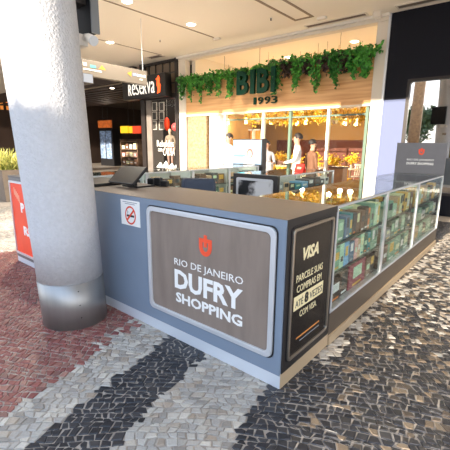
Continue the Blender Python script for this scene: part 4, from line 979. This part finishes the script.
# ---- people and mannequin (one skin surface each)
def figure(name, label, cat, loc, rz, H, cols, pose='stand', hair=True, arm=None, face=True, group=None):
    t = thing(name, label, cat, (0, 0, 0), group); k = H / 1.75
    J = {}; E_ = []; Rr = {}
    def j(n, p, r, par=None):
        J[n] = Vector(p) * k; Rr[n] = (r[0] * k, r[1] * k) if isinstance(r, tuple) else (r * k, r * k)
        if par: E_.append((par, n))
    j('pelvis', (0, 0, .95), (.155, .11)); j('waist', (0, 0, 1.10), (.13, .095), 'pelvis'); j('chest', (0, .005, 1.30), (.16, .11), 'waist'); j('neckb', (0, .01, 1.46), (.075, .07), 'chest')
    j('neck', (0, -.005, 1.53), .052, 'neckb'); j('jaw', (0, -.02, 1.58), (.062, .075), 'neck'); j('head', (0, -.008, 1.66), (.076, .095), 'jaw'); j('crown', (0, .005, 1.72), (.055, .07), 'head')
    st = .14 if pose == 'walk' else .03
    for s_, sn in ((-1, 'l'), (1, 'r')):
        fy = st * s_
        j('hip' + sn, (.09 * s_, 0, .88), .095, 'pelvis'); j('knee' + sn, (.095 * s_, -fy * .7 - .01, .50), .06, 'hip' + sn); j('ank' + sn, (.095 * s_, -fy * 1.1 + .02, .09), .042, 'knee' + sn)
        j('heel' + sn, (.095 * s_, -fy * 1.1 + .01, .045), .04, 'ank' + sn); j('toe' + sn, (.10 * s_, -fy * 1.1 - .15, .035), (.042, .032), 'heel' + sn)
        j('sho' + sn, (.175 * s_, .01, 1.41), .062, 'chest')
        el, wr, hd = ((.225 * s_, .02, 1.13), (.23 * s_, -.08, .90), (.225 * s_, -.12, .82))
        if arm and sn in arm: el, wr, hd = arm[sn]
        j('elb' + sn, el, .046, 'sho' + sn); j('wri' + sn, wr, .032, 'elb' + sn); j('palm' + sn, hd, (.034, .022), 'wri' + sn)
        d = (Vector(hd) - Vector(wr)).normalized(); a = d.cross(Vector((1, 0, 0))).normalized()
        for q in range(4):
            b = Vector(hd) + a * (.022 * (q - 1.5)); L = (.065, .078, .074, .056)[q]
            j('f%d%s' % (q, sn), b + d * .045, .0095, 'palm' + sn); j('g%d%s' % (q, sn), b + d * (.045 + L * .55) + Vector((-s_ * .008, 0, 0)), .0085, 'f%d%s' % (q, sn))
        j('th' + sn, Vector(hd) + a * .045 + d * .02, .0105, 'palm' + sn); j('tt' + sn, Vector(hd) + a * .06 + d * .055, .009, 'th' + sn)
    names = list(J); me = bpy.data.meshes.new('body'); me.from_pydata([J[n] for n in names], [(names.index(a), names.index(b)) for a, b in E_], [])
    ob = bpy.data.objects.new('body', me); COL.objects.link(ob)
    sk = ob.modifiers.new('skin', 'SKIN'); sk.use_smooth_shade = True
    for i, n in enumerate(names):
        sv = me.skin_vertices[0].data[i]; sv.radius = Rr[n]; sv.use_root = (n == 'pelvis')
    sub = ob.modifiers.new('sub', 'SUBSURF'); sub.levels = 1; sub.render_levels = 1
    dg = bpy.context.evaluated_depsgraph_get(); m2 = bpy.data.meshes.new_from_object(ob.evaluated_get(dg)); bpy.data.objects.remove(ob)
    m2.materials.clear()
    skin, shirt, trou, shoe = cols
    for m in cols: m2.materials.append(m)
    for p in m2.polygons:
        c = p.center / k; p.use_smooth = True
        if c.z > 1.50: mi = 0
        elif c.z < .09: mi = 3
        elif abs(c.x) > .19 and c.z < 1.0 or any((Vector(p.center) - J['palm' + s_]).length < .12 * k for s_ in 'lr'): mi = 0
        elif c.z < .97 and abs(c.x) < .19: mi = 2
        else: mi = 1
        p.material_index = mi
    ob = bpy.data.objects.new('body', m2); COL.objects.link(ob); ob.parent = t; WLOC[ob.name] = Vector()
    if face:
        for s_ in (-1, 1):
            MB().lathe([(.001, -.007 * k), (.007 * k, -.003 * k), (.007 * k, .003 * k), (.001, .007 * k)], (.03 * s_ * k, -.098 * k, 1.655 * k), 8).build('eye', M_black, t)
            MB().tube([(.082 * s_ * k, .0, 1.62 * k), (.088 * s_ * k, .008 * k, 1.66 * k)], [.012 * k, .016 * k], 8).build('ear', skin, t)
        MB().tube([(0, -.095 * k, 1.655 * k), (0, -.118 * k, 1.618 * k)], [.007 * k, .014 * k], 8).build('nose', skin, t)
        MB().tube([(-.022 * k, -.095 * k, 1.588 * k), (.022 * k, -.095 * k, 1.588 * k)], .006 * k, 6).build('mouth', mat('lips', srgb(160, 90, 80), .6), t)
    if hair:
        mb = MB(); n_, m_ = 16, 8; vs_ = []; fs_ = []
        for a in range(m_ + 1):
            th_ = 1.9 * a / m_
            for b in range(n_):
                ph = 2 * PI * b / n_; d = Vector((math.sin(th_) * math.cos(ph), math.sin(th_) * math.sin(ph), math.cos(th_)))
                rr = Vector((.092, .112, .105)); z = d.z
                rr = rr * (1 - .24 * max(0, min(1, (-.15 - d.y) * 2.2)) * max(0, min(1, (.75 - z) * 1.8)))
                vs_.append(((d.x * rr.x) * k, (d.y * rr.y + .008) * k, (1.675 + d.z * rr.z) * k))
        for a in range(m_):
            for b in range(n_): fs_.append((a * n_ + b, a * n_ + (b + 1) % n_, (a + 1) * n_ + (b + 1) % n_, (a + 1) * n_ + b))
        mb.add(vs_, fs_).build('hair', M_hair, t, smooth=True)
    t.location = loc; t.rotation_euler = (0, 0, rz); return t
def cloth(n, c): return mat('cloth_' + n, c, .8, var=.08, vscale=12)
Wsh = cloth('white', srgb(240, 238, 234)); shoeD = cloth('shoe', srgb(50, 44, 42))
p1 = ony(298, 134, 6.0); figure('person', 'person in a loose white shirt walking left before the cafe', 'person', (p1.x, 6.0, 0), math.radians(-60), p1.z, (M_skin, Wsh, cloth('pale', srgb(226, 222, 214)), shoeD), 'walk',
       arm={'r': ((.24, -.06, 1.16), (.18, -.28, 1.10), (.16, -.36, 1.10))})
p2_ = ony(313, 140, 6.35); figure('person', 'person in brown clothes with dark hair seen behind the white shirt', 'person', (p2_.x, 6.35, 0), math.radians(150), p2_.z, (M_skin, cloth('brown', srgb(120, 84, 62)), cloth('darkbrown', srgb(70, 52, 44)), shoeD))
p3 = ony(267, 141, 6.7); figure('person', 'person in a grey top and green trousers holding a white bag', 'person', (p3.x, 6.7, 0), math.radians(30), p3.z, (M_skin, cloth('grey', srgb(150, 150, 156)), cloth('green', srgb(92, 122, 104)), shoeD),
       arm={'r': ((.25, -.02, 1.12), (.20, -.24, 1.12), (.18, -.31, 1.12))})
bag = thing('carrier_bag', 'white bag held by the person in green trousers', 'bag', (p3.x + .30, 6.42, .86)); bx0, by0 = p3.x + .30, 6.36
MB().box(bx0 - .12, bx0 + .12, by0 - .05, by0 + .05, .78, 1.06).build('bag_body', Wsh, bag, bevel=.02); MB().tube([(bx0 - .06, by0, 1.06), (bx0 - .03, by0, 1.13), (bx0 + .03, by0, 1.13), (bx0 + .06, by0, 1.06)], .006, 6).build('handle', Wsh, bag)
p4 = ony(229, 134, 5.7); figure('person', 'person dressed in white standing behind the advertising panel', 'person', (p4.x, 5.7, 0), math.radians(-20), p4.z, (M_skin, Wsh, cloth('pale', srgb(226, 222, 214)), shoeD))
mnq = mat('mannequin_skin', srgb(206, 180, 160), .4); pm = ony(170, 128, 7.95)
figure('mannequin', 'clothed mannequin standing in the fashion shop window', 'mannequin', (pm.x, 7.95, .5), math.radians(20), pm.z - .5, (mnq, cloth('taupe', srgb(140, 124, 110)), cloth('rose', srgb(150, 118, 108)), shoeD), hair=False, face=False)
box_ = struct(box('trim_17', M_bronze, pm.x - .3, pm.x + .3, 7.82 + .48 - .5 + .02, 8.25, 0, .498))
for i, (x, y, r_) in enumerate(((167, 124, .12), (175.5, 127, .16))):
    p = ony(x, y, 8.4); t = thing('sale_balloon', ('orange red hanging decoration left of the mannequin', 'round pinkish red hanging decoration right of the mannequin')[i], 'decoration', (p.x, 8.4, p.z - r_))
    prof_ = [(r_ * math.sin(PI * a / 10) + .0005, -r_ * (2.2 if i == 0 else 1) * math.cos(PI * a / 10)) for a in range(11)]
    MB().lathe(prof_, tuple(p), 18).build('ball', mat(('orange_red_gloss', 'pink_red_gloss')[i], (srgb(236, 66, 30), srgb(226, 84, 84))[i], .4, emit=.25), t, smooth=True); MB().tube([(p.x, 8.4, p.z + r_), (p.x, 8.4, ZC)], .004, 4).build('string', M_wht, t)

# hall: fridge, lit signs, goods rack
YH = 13.0
def hbox(name, m, x0, y0, x1, y1, parent=None, Y=YH, th=.1, out=0.):
    a = ony(x0, y0, Y); b = ony(x1, y1, Y); return box(name, m, a.x, b.x, Y - out - th, Y - out, max(b.z, .0), a.z, parent)
a = ony(99, 129, YH); b = ony(114, 158, YH)
fr = thing('drinks_fridge', 'lit glass door drinks fridge in the dark hall', 'fridge', ((a.x + b.x) / 2, YH + .3, 0))
box('cabinet', M_black, a.x, b.x, YH, YH + .7, 0, a.z, fr)
for k in range(2):
    x0 = a.x + .12 + k * (b.x - a.x - .2) / 2; x1 = x0 + (b.x - a.x - .2) / 2 - .1
    d_ = box('door', mat('fridge_glow', srgb(120, 140, 170), .3, var=.6, vscale=5, emit=.15, stretch=(1, 1, 2)), x0, x1, YH - .03, YH, .5, a.z - .15, fr); box('handle', M_alu, x1 - .05, x1 - .02, YH - .06, YH - .03, 1.0, 1.8, d_)
t = thing('lit_sign', 'orange lit sign above the drinks fridge', 'sign', (ony(105, 124, YH).x, YH, 2.6)); t.location.z = ony(105, 127, YH).z; WLOC[t.name] = Vector(t.location)
hbox('panel', mat('orange_sign', srgb(180, 92, 40), .5, var=.3, vscale=6, emit=.4), 99, 121, 112, 127.5, t); hbox('housing', M_bronze, 98.4, 120.4, 112.6, 128.1, t, out=-.1)
t = thing('lit_sign', 'yellow and red lit menu sign in the dark hall', 'sign', (0, 0, 0)); t.location = (ony(131, 130, YH).x, YH, ony(131, 134, YH).z); WLOC[t.name] = Vector(t.location)
hbox('yellow_panel', mat('yellow_sign', srgb(240, 190, 40), .5, emit=.7), 121.5, 126.3, 128.8, 133, t); hbox('yellow_panel', mat('yellow_sign', srgb(240, 190, 40), .5, emit=.7), 130, 126.5, 133.2, 133, t); hbox('red_panel', mat('red_sign', srgb(226, 70, 40), .5, emit=.7), 133.6, 126.3, 141.3, 133.3, t); hbox('housing', M_bronze, 120.8, 125.6, 142, 134, t, out=-.1)
a = ony(120, 139, YH); b = ony(138, 160, YH); rk = thing('goods_rack', 'brown goods rack under the yellow and red sign', 'rack', ((a.x + b.x) / 2, YH, 0))
M_rack = mat('rack_brown', srgb(120, 96, 78), .6, var=.4, vscale=5)
for k in range(4): box('shelf', M_rack, a.x, b.x, YH, YH + .5, .15 + k * .5, .2 + k * .5, rk)
for x in (a.x, b.x - .06): box('upright', M_rack, x, x + .06, YH, YH + .5, 0, a.z, rk)
box('back', mat('rack_back', srgb(64, 50, 42), .7), a.x, b.x, YH + .5, YH + .52, 0, a.z, rk)
r = random.Random(8)
for k in range(3):
    for q in range(4):
        x0 = a.x + .1 + q * (b.x - a.x - .2) / 4; c = r.choice(['tan', 'brown', 'grey', 'cream', 'pink']); o = MB().box(x0, x0 + .3, YH + .05, YH + .4, .201 + k * .5, .2 + k * .5 + r.uniform(.2, .38)).build('parcel', boxmat(c)); MB().box(x0 + .05, x0 + .25, YH + .048, YH + .05, .28 + k * .5, .34 + k * .5).build('label', boxmat('white' if c != 'white' else 'grey'), o)
        tag(o, '%s parcel on the brown hall rack, %s shelf, %s from the left' % (c, ('bottom', 'second', 'third')[k], ORD[q]), 'parcel', 'parcels on the hall rack')
l = bpy.data.lights.new('hall_fill', 'POINT'); l.energy = 14; l.color = (1, .8, .6); l.shadow_soft_size = .2  # unseen fill lamp without a fitting, added to brighten the rack goods
lo = bpy.data.objects.new('hall_fill_lamp', l); COL.objects.link(lo); lo.parent = rk; lo.location = (0, -1.5, 3.2)
p = onz(112, 84.5, 3.86); p = ony(112, 84.5, YF + .35)
downlight((p.x, p.y), 'square warm light in the dark hall soffit', .1, 40, z=3.86)

for o_ in [o for o in COL.objects if o.name.startswith('lit_sign')]:
    x, y, z = WLOC[o_.name]
    for dx in (-.3, .3): MB().tube([(x + dx, YH + .05, z + .2), (x + dx, YH + .05, ZC)], .015, 6).build('hanger', M_bronze, o_)
# far-left wall with orange lit windows and arch
for k in range(4):
    yy = onx(1, 103, -26).y + k * .36; zz = onx(1, 104, -26).z
    t = thing('lit_window', 'orange lit window on the dark far left wall, %s from the left' % ORD[k], 'window', (-25.98, yy, zz - .4), 'orange windows on the far left wall')
    box('pane', mat('orange_window', srgb(214, 132, 60), .5, emit=.5), -26, -25.97, yy - .10, yy + .10, zz - .35, zz + .35, t)
    MB().ring([(yy - .13, zz - .4), (yy + .13, zz - .4), (yy + .13, zz + .4), (yy - .13, zz + .4)], [(yy - .10, zz - .35), (yy + .10, zz - .35), (yy + .10, zz + .35), (yy - .10, zz + .35)], side(-26), .0, .06).build('frame', M_bronze, t)
# planter with spiky plant
pl = thing('planter', 'grey brown planter box with a spiky yellow green plant at the left', 'planter', (-9.9, 2.0, 0))
x0, x1, y0, y1 = -10.7, -9.3, 1.75, 2.5
MB().add([(x0 + .05, y0 + .05, 0), (x1 - .05, y0 + .05, 0), (x1 - .05, y1 - .05, 0), (x0 + .05, y1 - .05, 0), (x0, y0, .82), (x1, y0, .82), (x1, y1, .82), (x0, y1, .82), (x0 + .06, y0 + .06, .82), (x1 - .06, y0 + .06, .82), (x1 - .06, y1 - .06, .82), (x0 + .06, y1 - .06, .82), (x0 + .06, y0 + .06, .74), (x1 - .06, y0 + .06, .74), (x1 - .06, y1 - .06, .74), (x0 + .06, y1 - .06, .74)],
         [(0, 3, 2, 1), (0, 1, 5, 4), (1, 2, 6, 5), (2, 3, 7, 6), (3, 0, 4, 7), (4, 5, 9, 8), (5, 6, 10, 9), (6, 7, 11, 10), (7, 4, 8, 11), (8, 9, 13, 12), (9, 10, 14, 13), (10, 11, 15, 14), (11, 8, 12, 15), (12, 13, 14, 15)]).build('box', mat('planter_concrete', srgb(128, 116, 104), .75, var=.12), pl)
mb = MB(); r = random.Random(4)
for k in range(190):
    p = Vector((r.uniform(x0 + .15, x1 - .15), r.uniform(y0 + .15, y1 - .15), .74)); d = Vector((r.gauss(0, .35), r.gauss(0, .35), 1)).normalized(); L = r.uniform(.35, .75)
    s_ = d.cross(Vector((0, 0, 1)) + Vector((.3, .1, 0))).normalized() * .022; tip = p + d * L + Vector((d.x, d.y, -.2)) * L * .3
    mid = p + d * L * .55; mb.add([p - s_ * .6, p + s_ * .6, mid + s_, mid - s_, tip], [(0, 1, 2, 3), (3, 2, 4)])
mb.build('leaves', leaf_mat('spiky_leaf', srgb(110, 124, 50), srgb(220, 214, 120)), pl)
box('soil', mat('soil', srgb(60, 48, 38), .9), x0 + .07, x1 - .07, y0 + .07, y1 - .07, .735, .745, pl)

# ================================================================ STREET SIDE (partly seen in the window, partly added unseen to shade the walk)
M_tl1 = leaf_mat('tree_leaf', srgb(40, 62, 34), srgb(96, 112, 60)); M_tl2 = leaf_mat('hedge_leaf', srgb(70, 72, 34), srgb(150, 122, 60))
M_trunk = mat('bark', srgb(150, 112, 74), .85, var=.3, vscale=9, bump=.6, bscale=20)
def foliage(mb, c, rad, n, r, w=.22):
    for k in range(n):
        d = Vector((r.gauss(0, 1), r.gauss(0, 1), r.gauss(0, 1))).normalized(); u = r.random() ** .4
        mb.leaf(Vector((c[0] + d.x * rad[0] * u, c[1] + d.y * rad[1] * u, c[2] + d.z * rad[2] * u)), Vector((r.gauss(0, 1), r.gauss(0, 1), r.gauss(0, 1))), w, w * 1.5)
def hedge(x0, x1, y, h, label, seed):
    t = thing('hedge', label, 'hedge', ((x0 + x1) / 2, y, 0), 'hedges across the street'); r = random.Random(seed); mb = MB(); st = MB()
    n = int((x1 - x0) * h * 560)
    for k in range(n):
        x = r.uniform(x0, x1); z = r.uniform(.02, h) + .12 * math.sin(x * 2.3 + seed); mb.leaf(Vector((x, y + r.uniform(-.5, .5), max(.02, z))), Vector((r.gauss(0, 1), r.gauss(0, 1), r.gauss(0, 1))), .2, .26)
    k = x0 + .3
    while k < x1: st.tube([(k, y, 0), (k + .05, y, h * .8)], .04, 6); k += .8
    st.build('stems', M_trunk, t); mb.build('foliage', M_tl2, t)
hedge(-3.5, .86, -10, 3.55, 'unseen tall hedge placed to shade the counter and lower column', 1)  # out-of-view blocker, sized to keep the counter and lower column in shade
hedge(1.75, 7.0, -10, 1.95, 'unseen low hedge added to shade the near right paving', 2)  # added out of view to dapple the near right paving with shade
hedge(-14, -4.6, -10, 1.0, 'low hedge left of the tall hedge', 3)
def tree(x, y, h, R, label, seed, n=2600):
    t = thing('street_tree', label, 'tree', (x, y, 0), 'trees across the street'); r = random.Random(seed); mb = MB()
    MB().tube([(x, y, 0), (x + .05, y, h * .35), (x - .08, y + .05, h * .7)], [.16, .13, .08], 10).build('trunk', M_trunk, t)
    for k in range(6): foliage(mb, (x + r.gauss(0, R * .45), y + r.gauss(0, R * .45), h * .72 + r.gauss(0, R * .3)), (R * .6, R * .6, R * .5), n // 6, r, .2)
    mb.build('crown', M_tl1, t)
for i, (x, y, h, R) in enumerate(((-7.3, -18, 5.4, 1.8), (-12.0, -21, 6.4, 2.0), (-17.5, -19, 5.4, 2.0))):
    tree(x, y, h, R, 'leafy tree reflected in the window, %s of the street trees' % ORD[i], 20 + i)
t = thing('street_tree', 'unseen small tree added to shade the logo board', 'tree', (.95, -11.3, 0), 'trees across the street'); mb = MB(); r = random.Random(77)  # added out of view, crown shaped to keep sun off the logo board
MB().tube([(.95, -11.3, 0), (.97, -11.3, 2.0), (.95, -11.3, 3.9)], [.07, .06, .05], 8).build('trunk', M_trunk, t)
foliage(mb, (.95, -11.3, 4.35), (.7, .6, .6), 2600, r, .17); mb.build('crown', M_tl1, t)
t = thing('palm_trunk', 'bare tan trunk reflected at the left of the window', 'tree', (-4.9, -8.3, 0))
MB().tube([(-4.9, -8.3, 0), (-4.92, -8.3, 2.2), (-4.88, -8.3, 6.5)], [.36, .33, .3], 14).build('trunk', M_trunk, t, smooth=True)
